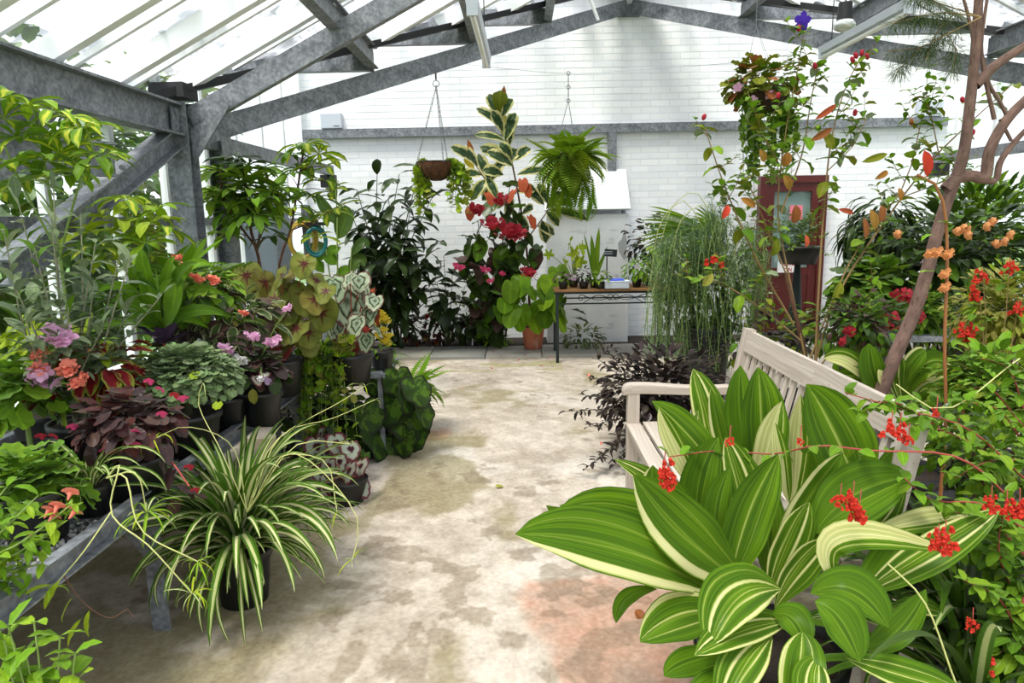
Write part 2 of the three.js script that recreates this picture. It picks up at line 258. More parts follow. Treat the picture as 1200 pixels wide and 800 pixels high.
// a blade along +z, face up, length 1; W half width, droop: total bend (radians), fold: V of the two halves
function blade({ W = 0.15, pr = prof(0.8, 0.9), nl = 6, nw = 2, fold = 0.25, droop = 0.6, dp = 1.2, wave = 0, wn = 3, ph = 0, twist = 0, stalk = 0 } = {}) {
  const pos = [], uv = [], idx = []; let z = 0, y = 0; const cols = 2 * nw + 1, D = 1 / nl;
  for (let i = 0; i <= nl; i++) {
    const t = i / nl, th = -droop * t ** dp, tw = twist * t; if (i) { const tm = (i - 0.5) / nl, a = -droop * tm ** dp; z += Math.cos(a) * D; y += Math.sin(a) * D; }
    const tt = clamp((t - stalk) / (1 - stalk)), w = Math.max(t < stalk ? 0.02 * W : 0, W * pr(clamp(tt, 0.0, 1)) || 0, i === 0 || i === nl ? 0.015 * W : 0.03 * W);
    for (let j = -nw; j <= nw; j++) {
      const s = j / nw, up = Math.abs(s) * w * Math.sin(fold) + wave * w * s * s * Math.sin(t * wn * 6.283 + ph + (s > 0 ? 1.1 : 0)), x = s * w * Math.cos(fold), X = x * Math.cos(tw) - up * Math.sin(tw), U = x * Math.sin(tw) + up * Math.cos(tw);
      pos.push(X, y + U * Math.cos(th), z - U * Math.sin(th)); uv.push((s + 1) / 2, t);
    }
  }
  for (let i = 0; i < nl; i++) for (let j = 0; j < cols - 1; j++) { const a = i * cols + j; idx.push(a, a + cols, a + 1, a + 1, a + cols, a + cols + 1); }
  return bg(pos, uv, idx);
}
function bg(pos, uv, idx) { const g = new THREE.BufferGeometry(); g.setAttribute('position', new THREE.Float32BufferAttribute(pos, 3)); g.setAttribute('uv', new THREE.Float32BufferAttribute(uv, 2)); g.setIndex(idx); g.computeVertexNormals(); return g; }
// a round or lobed leaf, stalk end at the origin, spreading along +z; r(a) radius by angle (0 = tip)
function roundLeaf({ r = () => 0.5, n = 18, rings = 2, cup = 0.15, wave = 0.06, wn = 5, droop = 0.5, ph = 0, off = 0.3 } = {}) {
  const pos = [0, 0, 0], uv = [0.5, 0.5], idx = [];
  for (let k = 1; k <= rings; k++) for (let i = 0; i < n; i++) {
    const a = (i / n) * 6.28319 - Math.PI, R0 = r(a), q = (k / rings) * R0, x = Math.sin(a) * q, z0 = Math.cos(a) * q, f = k / rings;
    let y = cup * q * q * 2 + wave * f * f * Math.sin(a * wn + ph); const zz = z0 + off, bend = droop * Math.max(0, zz); y -= bend * zz * 0.7;
    pos.push(x, y, z0); uv.push(0.5 + Math.sin(a) * f * 0.5, 0.5 + Math.cos(a) * f * 0.5);
  }
  for (let i = 0; i < n; i++) { const b = 1 + i, c = 1 + (i + 1) % n; idx.push(0, b, c); for (let k = 1; k < rings; k++) { const o = (k - 1) * n; idx.push(b + o, b + o + n, c + o, c + o, b + o + n, c + o + n); } }
  return bg(pos, uv, idx);
}
const heartR = (w = 1, notch = 0.35) => (a) => { const s = Math.abs(a) / Math.PI; return 0.5 * (0.78 + 0.34 * Math.cos(a * 1) ** 2 * (s < 0.5 ? 1 : 0.35) - notch * sm(0.82, 1, s)) * (1 - 0.15 * (1 - w) * Math.sin(a) ** 2) * (s < 0.1 ? 1 + 0.5 * (0.1 - s) : 1); };
const rexR = (sk) => (a) => { const s = Math.abs(a) / Math.PI; return 0.5 * (0.92 + 0.2 * sm(0.25, 0, s) + sk * 0.14 * Math.sin(a) - 0.4 * sm(0.85, 1, s) + 0.035 * Math.cos(a * 11)); };
const lobeR = (n, d, notch = 0.3) => (a) => { const s = Math.abs(a) / Math.PI; return 0.5 * (1 - d * (0.5 - 0.5 * Math.cos(a * n)) - notch * sm(0.86, 1, s)); };
const starR = (n, d) => (a) => { const c = Math.abs(Math.cos(a * n / 2)), s = Math.abs(a) / Math.PI; return 0.5 * (1 - d + d * c ** 1.6) * (s > 0.88 ? 0.5 : 1) * (1 - 0.22 * s); };
function joined(list) { const b = new MB(); list.forEach(([g, m]) => b.add(g, m)); return b.geo(); }
const eu = (az, pitch, roll = 0) => new THREE.Quaternion().setFromEuler(new THREE.Euler(-pitch, az, roll, 'YXZ'));
const mx = (p, az, pitch, roll, s) => new THREE.Matrix4().compose(p, eu(az, pitch, roll), typeof s === 'number' ? V(s, s, s) : s);
// leaflets round a stalk end
function palmate(n, o = {}) { const l = []; for (let i = 0; i < n; i++) { const a = (i / n) * 6.283 + 0.2, g = blade({ W: 0.14, pr: prof(1.4, 0.8), nl: 5, nw: 1, fold: 0.35, droop: 0.85, ...o }); l.push([g, mx(V(0, 0, 0), a, 0.32 + 0.2 * Math.sin(i * 2.4), 0, 0.85 + 0.25 * Math.sin(i * 3.7 + 1))]); } return joined(l); }
// a frond: midrib with pairs of leaflets
function frond({ n = 14, W = 0.26, pw = 0.18, droop = 0.9, up = 0.1 } = {}) {
  const l = [], g = blade({ W: pw, pr: prof(0.5, 0.9), nl: 2, nw: 1, fold: 0.1, droop: 0.4 }); let z = 0, y = 0; const rib = [];
  for (let i = 0; i <= n; i++) {
    const t = i / n, th = -droop * t; rib.push(V(0, y, z)); z += Math.cos(th) / n; y += Math.sin(th) / n;
    const w = W * Math.sin(Math.PI * (0.12 + 0.86 * t)) ** 0.8 * (1.1 - 0.4 * t); if (i > 0) for (const s of [-1, 1]) l.push([g, mx(V(0, y, z), s * 1.25, up + th * 0.2, -s * 0.3, w)]);
  }
  l.push([tubeGeo(rib, 0.006, 0.002, 4, 1)]); return joined(l);
}
const petals = (n, W, len, pitch, droop = 0.4, o = {}) => joined(Array.from({ length: n }, (_, i) => [blade({ W, pr: prof(0.75, 0.5), nl: 4, nw: 1, fold: 0.1, droop, ...o }), mx(V(0, 0, 0), (i / n) * 6.283, pitch, 0, len)]));
/* leaf colour maps (pigment only) */
const veinTex = (base, rib, side = 0.35, n = 7) => tex(64, 128, (u, v) => { const s = Math.abs(u - 0.5) * 2, r = Math.exp(-((s / 0.07) ** 2)), k = Math.abs(((v * n + s * 1.6) % 1) - 0.5) * 2, q = sm(0.82, 1, k) * side; const m = (fbm(u * 6, v * 9, 3) - 0.5) * 34; return mix3(base.map((c) => c + m), rib, clamp(r * 0.8 + q)); });
const streak = (u, v, k) => vn(u * k, v * 1.3 + 7);
T.leaf = veinTex([205, 212, 196], [255, 255, 235]); T.leafDeep = veinTex([200, 208, 200], [240, 248, 226], 0.2, 9);
const asp = (bands, seed) => tex(160, 256, (u, v) => { const g = (streak(u, v, 60) - 0.5) * 34 + (vn(u * 7 + seed, v * 2.5) - 0.5) * 24; let c = [80 + g * 1.1, 118 + g * 1.15, 0 + g * 0.3]; c = mix3(c, [140, 168, 50], 0.35 * sm(0.72, 0.95, vn(u * 110 + seed * 3, v * 0.8))); let f = 0; bands.forEach(([a, b, s], q) => { const wob = 0.05 * (vn(v * 3 + seed + q * 7, q) - 0.5), e = 0.006 + 0.03 * streak(u, v + q, 80), w = (b - a) * 0.35 * vn(v * 2 + q * 3, seed); f = Math.max(f, s * sm(a + wob - e, a + wob + e, u) * sm(b + wob - w + e, b + wob - w - e, u)); }); c = mix3(c, [226 + g * 0.3, 224 + g * 0.3, 158 + g * 0.6], clamp(f * (0.7 + 0.6 * streak(u, v + seed, 40)))); return mix3(c, [150, 172, 84], 0.6 * Math.exp(-(((u - 0.5) / 0.012) ** 2))); });
T.asp = [asp([[0.02, 0.24, 0.95], [0.44, 0.47, 0.5], [0.8, 0.815, 0.5]], 1), asp([[0.3, 0.33, 0.75], [0.55, 0.6, 0.8], [0.88, 0.99, 0.9]], 5), asp([[0.48, 0.52, 0.6], [0.7, 0.715, 0.5], [0.25, 0.262, 0.4]], 9), asp([[0.02, 0.12, 0.9], [0.28, 0.33, 0.85], [0.42, 0.44, 0.7], [0.6, 0.7, 0.9], [0.84, 0.86, 0.6]], 13), asp([[0.02, 0.66, 1], [0.76, 0.8, 0.8]], 17), asp([[0.62, 0.63, 0.35]], 21)];
T.spider = tex(32, 128, (u, v) => { const g = (streak(u, v, 20) - 0.5) * 22; const f = sm(0.26, 0.34, u) * sm(0.74, 0.66, u); return mix3([88 + g, 130 + g, 14 + g * 0.5], [240 + g * 0.4, 234 + g * 0.4, 190 + g], f * 0.95); });
T.ficus = tex(64, 128, (u, v) => { const s = Math.abs(u - 0.5) * 2, n = fbm(u * 7, v * 7, 3), f = sm(0.52, 0.74, s + 0.7 * (n - 0.5)), g = (n - 0.5) * 40; return mix3(mix3([52 + g, 78 + g, 44 + g], [120, 136, 96], sm(0.55, 0.6, fbm(u * 9 + 4, v * 5, 3)) * 0.7), [222, 214, 150], f); });
T.schef = tex(32, 64, (u, v) => { const s = Math.abs(u - 0.5) * 2, n = fbm(u * 5, v * 4, 3), f = sm(0.5, 0.25, s + 0.8 * (n - 0.5)); return mix3([118, 160, 24], [216, 220, 70], f); });
const radial = (fn) => tex(128, 128, (u, v) => { const x = u - 0.5, y = v - 0.5, r = Math.hypot(x, y) * 2, a = Math.atan2(x, y); return fn(r, a, fbm(u * 8, v * 8, 4), Math.abs(Math.sin(a * 3.5)) ** 0.5); });
T.rexOlive = radial((r, a, n, k) => mix3([74 + 30 * n, 24, 34], mix3([150, 150, 66], [112, 124, 48], n), sm(0.12, 0.55, r + 0.35 * (k - 0.55) + 0.25 * (n - 0.5))).map((c) => c * (r > 0.95 ? 0.8 : 1)));
T.rexSilver = radial((r, a, n, k) => { const q = r + 0.18 * (n - 0.5) + 0.1 * (k - 0.5); let c = mix3([96, 108, 84], [168, 186, 156], sm(0.1, 0.3, q)); c = mix3(c, [60, 66, 40], sm(0.40, 0.5, q) * sm(0.62, 0.52, q)); c = mix3(c, [186, 198, 166], sm(0.58, 0.66, q) * sm(0.9, 0.82, q)); return mix3(c, [104, 66, 58], sm(0.86, 0.95, q)); });
T.rexGreen = radial((r, a, n, k) => { let c = mix3([50, 78, 18], [98, 136, 30], sm(0.45, 0.62, n) * 0.8); c = mix3(c, [150, 172, 96], sm(0.16, 0.05, k) * 0.75 * sm(1, 0.3, r)); return mix3(c, [38, 44, 26], sm(0.82, 0.95, r)); });
T.rexPink = radial((r, a, n, k) => { const q = r + 0.2 * (n - 0.5); return mix3(mix3([70, 22, 36], [188, 200, 178], sm(0.2, 0.4, q)), [112, 48, 58], sm(0.7, 0.9, q)); });
T.coleus = tex(64, 128, (u, v) => { const s = Math.abs(u - 0.5) * 2, n = fbm(u * 8, v * 8, 3); return mix3([104 + 60 * n, 16, 26], [150, 160, 50], sm(0.5, 0.85, s * 0.8 + 0.5 * v * v + 0.5 * (n - 0.5))); });
T.vari = tex(64, 128, (u, v) => { const s = Math.abs(u - 0.5) * 2, n = fbm(u * 6, v * 6, 3); return mix3([74 + 40 * n, 96 + 40 * n, 62], [206, 204, 164], sm(0.6, 0.8, s + 0.3 * (n - 0.5))); });
T.zonal = radial((r, a, n, k) => mix3([92 + 34 * n, 134 + 24 * n, 16], [122, 164, 40], sm(0.1, 0.03, k) * 0.5 + 0.6 * sm(0.5, 0.9, r)));
T.bark = tex(128, 256, (u, v) => { const n = fbm(u * 10, v * 26, 4), d = vn(u * 18, v * 40) > 0.9 ? -30 : 0; return [108 + 60 * (n - 0.5) + d, 84 + 54 * (n - 0.5) + d, 74 + 48 * (n - 0.5) + d]; });
const leafTone = (hex, keep) => { const c = new THREE.Color(hex).multiplyScalar(0.8); if (!keep && c.g > c.r && c.g > c.b * 1.6) { c.b *= 0.22; c.r *= 1.02; } return c; };   // leaf greens lean to yellow
const lm = (hex, { keep, ...o } = {}) => new THREE.MeshPhysicalMaterial({ color: leafTone(hex, keep), roughness: 0.88, side: THREE.DoubleSide, transmission: 0.28, thickness: 0, clearcoat: 0.12, clearcoatRoughness: 0.28, specularIntensity: 0.35, ...o });
const lms = (hexes, o) => hexes.map((h) => lm(h, o));
const L = {
  mid: lms([0x86b34a, 0x6f9e3e, 0x9cc25a], { map: T.leaf }), fresh: lms([0xa6d24e, 0x8cc044, 0xb9dc62], { map: T.leaf }), lime: lms([0xc3dc58, 0xb2cf4c, 0xd2e26a], { map: T.leaf }), dark: lms([0x4b6d36, 0x3d5c30, 0x5a7a3e], { map: T.leafDeep, clearcoat: 0.6, clearcoatRoughness: 0.3 }),
  deep: lms([0x35502d, 0x2b4227, 0x456036], { map: T.leafDeep, clearcoat: 0.6, clearcoatRoughness: 0.3 }), grey: lms([0x9db088, 0x8a9d80, 0xaebd98], { map: T.leaf, keep: true }), blue: lms([0x8fa593, 0x7d9487], { map: T.leaf, keep: true }),
  pale: lms([0xb4cc94, 0xa0bd84], { map: T.leaf, keep: true }), wine2: lms([0x7a3a34, 0x6a3230], { map: T.leafDeep, clearcoat: 0.5 }), wine: lms([0x5c3a3c, 0x4a2c30, 0x6d4a42], { map: T.leafDeep, clearcoat: 0.5 }), brown: lms([0x4b3b36, 0x5c4a40, 0x3c302e], { map: T.leafDeep }), red: lms([0xd2432a, 0xc25a34]), orange: lms([0xcf8a3c, 0xd9a04c, 0xc27440], { map: T.leaf }), olive: lms([0x94a04a, 0xa6ac5c, 0x848f44], { map: T.leaf }),
  schef: lms([0xffffff, 0xe6f0c8, 0xfaffd8], { map: T.schef }), spider: lms([0xffffff, 0xe4ecd6, 0xd4e2c0], { map: T.spider }), ficus: lms([0xffffff, 0xe8eedc], { map: T.ficus }), coleus: lms([0xffffff, 0xe8d0d0], { map: T.coleus }), vari: lms([0xffffff, 0xe2dcd4, 0xd8e2cc], { map: T.vari }),
  rexO: lms([0xffffff, 0xecf0d8, 0xf6e0d8], { map: T.rexOlive }), rexS: lms([0xffffff, 0xe8f2e8], { map: T.rexSilver }), rexG: lms([0xffffff, 0xe4f0dc], { map: T.rexGreen }), rexP: lms([0xffffff, 0xeadfe0], { map: T.rexPink }), zonal: lms([0xffffff, 0xdcecd0, 0xf0fad8], { map: T.zonal }),
  asp: T.asp.map((t) => lm(0xffffff, { map: t, clearcoat: 0.08, clearcoatRoughness: 0.25, transmission: 0.2 })), yellow: lms([0xd6cf62, 0xc4c05a, 0xe2d678], { map: T.leaf }), purple: lms([0x5a3f66, 0x6d4d78], { map: T.leafDeep }),
};
const F = { red: lm(0xd8281f), scarlet: lm(0xe03a24), crimson: lm(0xc23040), pink: lm(0xfcc4ea), hot: lm(0xec4f88), coral: lm(0xff957c), apricot: lm(0xffb878), orange: lm(0xee6a30), white: lm(0xf4f2f0), violet: lm(0x5a36c4), yellow: lm(0xe4cf3c), mauve: lm(0xd9b8e6) };
const ST = { green: std(0x7c9448, { roughness: 0.7 }), pale: std(0xb9bd74, { roughness: 0.7 }), dark: std(0x3e4226, { roughness: 0.8 }), brown: std(0xdfc4a4, { roughness: 0.85, map: T.bark }), twig: std(0x8c7448, { roughness: 0.8 }), bark: std(0xffffff, { roughness: 0.85, map: T.bark, bumpMap: T.bark, bumpScale: 0.004 }), cane: std(0x8f5c30, { roughness: 0.5 }), red: std(0x9a4038, { roughness: 0.6 }), grey: std(0x8c8c74, { roughness: 0.85 }) };
class Plant {
  constructor(name, label, category, base, group) { this.o = thing(name, label, category, base, group); this.b = base.clone(); this.s = new Map(); this.f = new Map(); this.n = 0; }
  rel(p) { return p.clone().sub(this.b); }
  stem(pts, r0, r1, mat = ST.green, rs = 5) { if (!this.s.has(mat)) this.s.set(mat, new MB()); this.s.get(mat).tube(pts.map((p) => this.rel(p)), r0, r1, rs); return this; }
  leaf(geo, mat, p, az, pitch, roll, s, name = 'leaf') { if (this.n >= 300) return this.tiny(geo, mat, p, az, pitch, roll, s); this.n++; const m = mesh(name, geo, mat, this.o); m.position.copy(p).sub(this.b); m.quaternion.copy(eu(az, pitch, roll)); typeof s === 'number' ? m.scale.setScalar(s) : m.scale.copy(s); return m; }
  tiny(geo, mat, p, az, pitch, roll, s, col) { if (!this.f.has(mat)) this.f.set(mat, new MB()); this.f.get(mat).add(geo, mx(this.rel(p), az, pitch, roll, s), col); return this; }
  pot(r, h, mat = M.pot, y = this.b.y, at = this.b) { const q = [[0, 0], [r * 0.78, 0], [r * 0.97, h * 0.86], [r * 1.04, h * 0.86], [r * 1.06, h], [r * 0.96, h], [r * 0.92, h * 0.88]].map(([a, b]) => new THREE.Vector2(a, b)), m = mesh('pot', new THREE.LatheGeometry(q, 28), mat, this.o); m.position.set(at.x - this.b.x, y - this.b.y, at.z - this.b.z); mesh('soil', new THREE.CylinderGeometry(r * 0.94, r * 0.94, 0.02, 20), M.soil, m).position.y = h * 0.88; return this; }
  done(nm = 'foliage') { for (const [mat, b] of this.s) b.build('stem', mat, this.o); for (const [mat, b] of this.f) b.build(nm, mat, this.o).userData.kind = 'stuff'; return this; }
  // leaves along a stem
  branch(pts, r0, r1, { geos, mats, n = 12, from = 0.15, to = 1, size = [0.06, 0.08], pitch = [-0.2, 0.6], pairs = false, smat = ST.green, tiny = false, spread = 1, name = 'leaf', tip = 0.8, face = 0 } = {}) {
    this.stem(pts, r0, r1, smat); const c = pts.length > 2 ? new THREE.CatmullRomCurve3(pts, false, 'centripetal') : new THREE.LineCurve3(pts[0], pts[1]);
    let az = rr(0, 6.28);
    for (let i = 0; i < n; i++) { const t = mixn(from, to, n > 1 ? i / (n - 1) : 1), p = c.getPoint(t), k = (1 - (1 - tip) * t); az += pairs ? 1.57 : 2.4; for (let q = 0; q < (pairs ? 2 : 1); q++) { const a = az + q * Math.PI + rr(-0.3, 0.3), s = rr(size[0], size[1]) * k; this[tiny ? 'tiny' : 'leaf'](pick(geos), pick(mats), p, a, rr(pitch[0], pitch[1]) + (t > 0.93 ? 0.5 : 0), rr(-0.4, 0.4) + face, s, tiny ? undefined : name); } }
    return this;
  }
  // leaves held out from a rounded cushion
  cushion(c, rad, n, { geos, mats, size = [0.03, 0.04], tiny = false, low = -0.3, tilt = 0.7, name = 'leaf', fill = 0.75 } = {}) {
    for (let i = 0; i < n; i++) { const y = mixn(low, 1, R()), a = R() * 6.283, q = Math.sqrt(Math.max(0, 1 - y * y)), f = mixn(fill, 1.04, R()), p = V(c.x + Math.sin(a) * q * rad.x * f, c.y + y * rad.y * f, c.z + Math.cos(a) * q * rad.z * f); this[tiny ? 'tiny' : 'leaf'](pick(geos), pick(mats), p, a + rr(-0.6, 0.6), y * 1.2 - tilt + rr(-0.35, 0.35), rr(-0.35, 0.35), rr(size[0], size[1]), tiny ? undefined : name); }
    return this;
  }
  rosette(c, n, { geos, mats, size = [0.3, 0.4], pitch = [0.2, 1.3], r = 0.03, az = [0, 6.283], name = 'leaf' } = {}) { for (let i = 0; i < n; i++) { const a = mixn(az[0], az[1], (i + rr(0, 0.8)) / n), k = Math.sqrt(R()); this.leaf(pick(geos), pick(mats), V(c.x + Math.sin(a) * r * k, c.y, c.z + Math.cos(a) * r * k), a, rr(pitch[0], pitch[1]), rr(-0.25, 0.25), rr(size[0], size[1]), name); } return this; }
  // one blade drawn from three points; face: where its upper side looks
  strap(b, m, t, w, mat, { face = V(0, 0.5, 1), fold = 0.22, wave = 0.05, pr = prof(0.75, 0.7), nl = 14, name = 'leaf', stalk = 0 } = {}) {
    const c = new THREE.QuadraticBezierCurve3(b, m.clone().multiplyScalar(2).sub(b.clone().add(t).multiplyScalar(0.5)), t), pos = [], uv = [], idx = [], nw = 3, ph = R() * 6;
    for (let i = 0; i <= nl; i++) { const q = i / nl, p = c.getPoint(q), tg = c.getTangent(q), sd = tg.clone().cross(face).normalize(), N = sd.clone().cross(tg).normalize(), hw = Math.max(0.02, pr(clamp((q - stalk) / (1 - stalk))) || 0) * w / 2; for (let j = -nw; j <= nw; j++) { const s = j / nw, x = s * hw * Math.cos(fold), y = Math.abs(s) ** 1.3 * hw * Math.sin(fold) + wave * hw * s * s * Math.sin(q * 15 + ph + s); const v = p.clone().addScaledVector(sd, x).addScaledVector(N, y).sub(this.b); pos.push(v.x, v.y, v.z); uv.push((s + 1) / 2, q); } }
    const W = 2 * nw + 1; for (let i = 0; i < nl; i++) for (let j = 0; j < W - 1; j++) { const a = i * W + j; idx.push(a, a + 1, a + W, a + 1, a + W + 1, a + W); }
    this.n++; return mesh(name, bg(pos, uv, idx), mat, this.o);
  }
  bloom(geo, mat, p, az = 0, pitch = 0.6, s = 0.03, name = 'flower') { const m = mesh(name, geo, mat, this.o); m.position.copy(p).sub(this.b); m.quaternion.copy(eu(az, pitch, 0)); m.scale.setScalar(s); return m; }
}
// shared leaf geometries (a few variants of each)
const G = {
  lance: [0.5, 0.9, 1.3].map((d, i) => blade({ W: 0.18, droop: d, wave: 0.1, ph: i * 2 })), narrow: [0.4, 0.9].map((d) => blade({ W: 0.09, droop: d, pr: prof(0.7, 0.7) })), ovate: [0.3, 0.7, 1.1].map((d, i) => blade({ W: 0.27, pr: prof(0.6, 0.8), droop: d, nw: 2, wave: 0.12, ph: i })),
  broad: [0.4, 0.8, 1.1].map((d, i) => blade({ W: 0.32, pr: prof(0.5, 0.62), droop: d, wave: 0.12, ph: i, nl: 8 })), obov: [0.2, 0.6].map((d) => blade({ W: 0.26, pr: prof(1.1, 0.5), droop: d })), willow: [0.8, 1.6].map((d) => blade({ W: 0.085, pr: prof(0.6, 0.9), droop: d, nl: 7 })),
  small: [0.2, 0.7].map((d) => blade({ W: 0.28, pr: prof(0.6, 0.7), droop: d, nl: 3, nw: 1 })), needle: [0.2, 0.6].map((d) => blade({ W: 0.075, pr: prof(0.4, 0.5), droop: d, nl: 2, nw: 1 })),
  strap: [1.0, 1.6, 2.2].map((d, i) => blade({ W: 0.035, pr: prof(0.25, 0.55), droop: d, nl: 12, nw: 1, fold: 0.5, dp: 1.5, twist: (i - 1) * 0.5 })), widestrap: [0.7, 1.3, 1.9].map((d, i) => blade({ W: 0.05, pr: prof(0.4, 0.7), droop: d, nl: 12, nw: 2, fold: 0.35, dp: 1.7, twist: (i - 1) * 0.35 })),
  heart: [0.4, 0.8].map((d, i) => roundLeaf({ r: heartR(), droop: d, ph: i * 2, cup: 0.1, wave: 0.03 })), rex: [-1, 1, -0.6].map((s, i) => roundLeaf({ r: rexR(s), n: 24, rings: 3, droop: 0.5 + 0.15 * i, wave: 0.045, wn: 6, ph: i })), round: [0, 1].map((i) => roundLeaf({ r: lobeR(7, 0.16), n: 21, droop: 0.25, cup: 0.2, wave: 0.04, wn: 7, ph: i * 2 })),
  ivy: [0, 1].map((i) => roundLeaf({ r: starR(5, 0.45), n: 15, rings: 1, droop: 0.4, wave: 0.03, ph: i })), fig: [0, 1].map((i) => roundLeaf({ r: starR(5, 0.55), n: 25, rings: 2, droop: 0.5, wave: 0.05, ph: i })), palm7: [palmate(7), palmate(8, { droop: 1.2 })], palm7b: [palmate(9, { W: 0.13, droop: 0.7 }), palmate(8, { W: 0.13, droop: 1.3 })],
  frond: [frond(), frond({ droop: 1.4 }), frond({ droop: 0.4, n: 16 })], begonia: [-1, 1].map((s, i) => roundLeaf({ r: (a) => rexR(s)(a) * (0.72 + 0.5 * Math.max(0, Math.cos(a)) ** 2), n: 16, rings: 2, droop: 0.9, wave: 0.04, ph: i })),
  flower5: petals(5, 0.36, 1, 0.5, 0.7, { wave: 0.25, wn: 1.5 }), flower4: petals(4, 0.4, 1, 0.1, 0.8), trumpet: joined([[petals(5, 0.4, 0.8, 0.7, 1.2), new THREE.Matrix4().makeTranslation(0, 0.5, 0)], [new THREE.CylinderGeometry(0.22, 0.06, 0.7, 7, 1, true).translate(0, 0.2, 0)]]),
  bud: new THREE.SphereGeometry(0.5, 7, 6).scale(1, 1.5, 1), bell: joined([[petals(4, 0.35, 0.8, -1.1, 0.2)], [new THREE.SphereGeometry(0.25, 6, 5)]]),
};
// a rounded head of many small florets, stalk below
function headGeo(n, seed, g = G.flower4, sp = 1) { const r0 = R; R = rng(seed); const l = []; for (let i = 0; i < n; i++) { const y = rr(-0.2, 1), a = rr(0, 6.28), q = Math.sqrt(1 - y * y); l.push([g, mx(V(Math.sin(a) * q * 0.6 * sp, y * 0.5, Math.cos(a) * q * 0.6 * sp), a, rr(0.2, 1.3), 0, rr(0.32, 0.5))]); } const out = joined(l); R = r0; return out; }
function hangGeo(n, seed) { const r0 = R; R = rng(seed); const l = []; for (let i = 0; i < n; i++) { const a = rr(0, 6.28), q = rr(0, 0.6); l.push([G.bell, mx(V(Math.sin(a) * q, rr(-0.9, 0.3), Math.cos(a) * q), a, rr(-0.5, 0.5), 0, rr(0.34, 0.5))]); } const out = joined(l); R = r0; return out; }
G.ruffle = headGeo(7, 21, G.flower5, 0.8); G.head = [headGeo(14, 3), headGeo(18, 4)]; G.hang = [hangGeo(16, 5), hangGeo(12, 6), hangGeo(22, 8)]; G.cluster = [headGeo(22, 11, G.small[0] && petals(2, 0.5, 1, 0.4), 1), headGeo(16, 12, petals(2, 0.5, 1, 0.4), 1)];
/* ------------------------------------------------------------------ furniture and fittings */
const BT = 0.55;                                                     // top of the gravel on the staging
{ // staging along the left side
  const s = thing('plant_staging', 'long galvanised plant staging with gravel tray under the pots', 'staging', V(-1.8, 0, -2)), r = (g) => g.translate(1.8, 0, 2);
  const z0 = 1.0, z1 = -4.15, zm = (z0 + z1) / 2, zl = z0 - z1, x0 = -1.35, x1 = -2.3;
  mesh('front_rail', r(bar(V(x0, 0.54, z0), V(x0, 0.54, z1), cSec(0.04, 0.075, 0.006, -1))), M.galv, s); mesh('back_rail', r(bar(V(x1, 0.54, z0), V(x1, 0.54, z1), cSec(0.04, 0.075, 0.006, 1))), M.galv, s);
  mesh('end_rail', r(B3(x0 - x1, 0.075, 0.012, (x0 + x1) / 2, 0.54, z1)), M.galv, s); mesh('tray', r(B3(x0 - x1 - 0.02, 0.012, zl, (x0 + x1) / 2, 0.51, zm)), M.galv, s);
  for (const z of [-0.6, -2.31, -3.98]) for (const x of [x0 - 0.015, x1 + 0.03]) { mesh('leg', r(bar(V(x, 0, z), V(x, 0.51, z), poly([[-0.033, -0.004], [0.033, -0.004], [0.033, 0.004], [-0.025, 0.004], [-0.025, 0.05], [-0.033, 0.05]]), V(0, 0, -1))), M.galv, s); }
  for (const z of [-0.6, -2.31, -3.98]) { mesh('brace', r(bar(V(x0 - 0.02, 0.28, z), V(x0 - 0.02, 0.5, z + 0.16), rect(0.008, 0.03), V(1, 0, 0))), M.galv, s); mesh('cross_bar', r(bar(V(x0, 0.49, z), V(x1, 0.49, z), rect(0.04, 0.03))), M.galv, s); }
  R = rng(5); const sg = new THREE.IcosahedronGeometry(0.009, 0), n = 11000, im = new THREE.InstancedMesh(sg, std(0xffffff, { roughness: 0.9 }), n), q = new THREE.Quaternion(), c = new THREE.Color();
  for (let i = 0; i < n; i++) { q.setFromEuler(new THREE.Euler(rr(0, 6), rr(0, 6), rr(0, 6))); im.setMatrixAt(i, new THREE.Matrix4().compose(V(rr(x1 + 0.02, x0 - 0.02) + 1.8, 0.524 + rr(0, 0.016), rr(z1 + 0.02, 0.2) + 2), q, V(rr(0.6, 1.5), rr(0.5, 1), rr(0.6, 1.4)))); const k = rr(0.16, 0.5); im.setColorAt(i, c.setRGB(k, k * 0.98, k * 0.94)); }
  im.name = 'gravel'; im.userData.kind = 'stuff'; im.castShadow = im.receiveShadow = true; s.add(im);
}
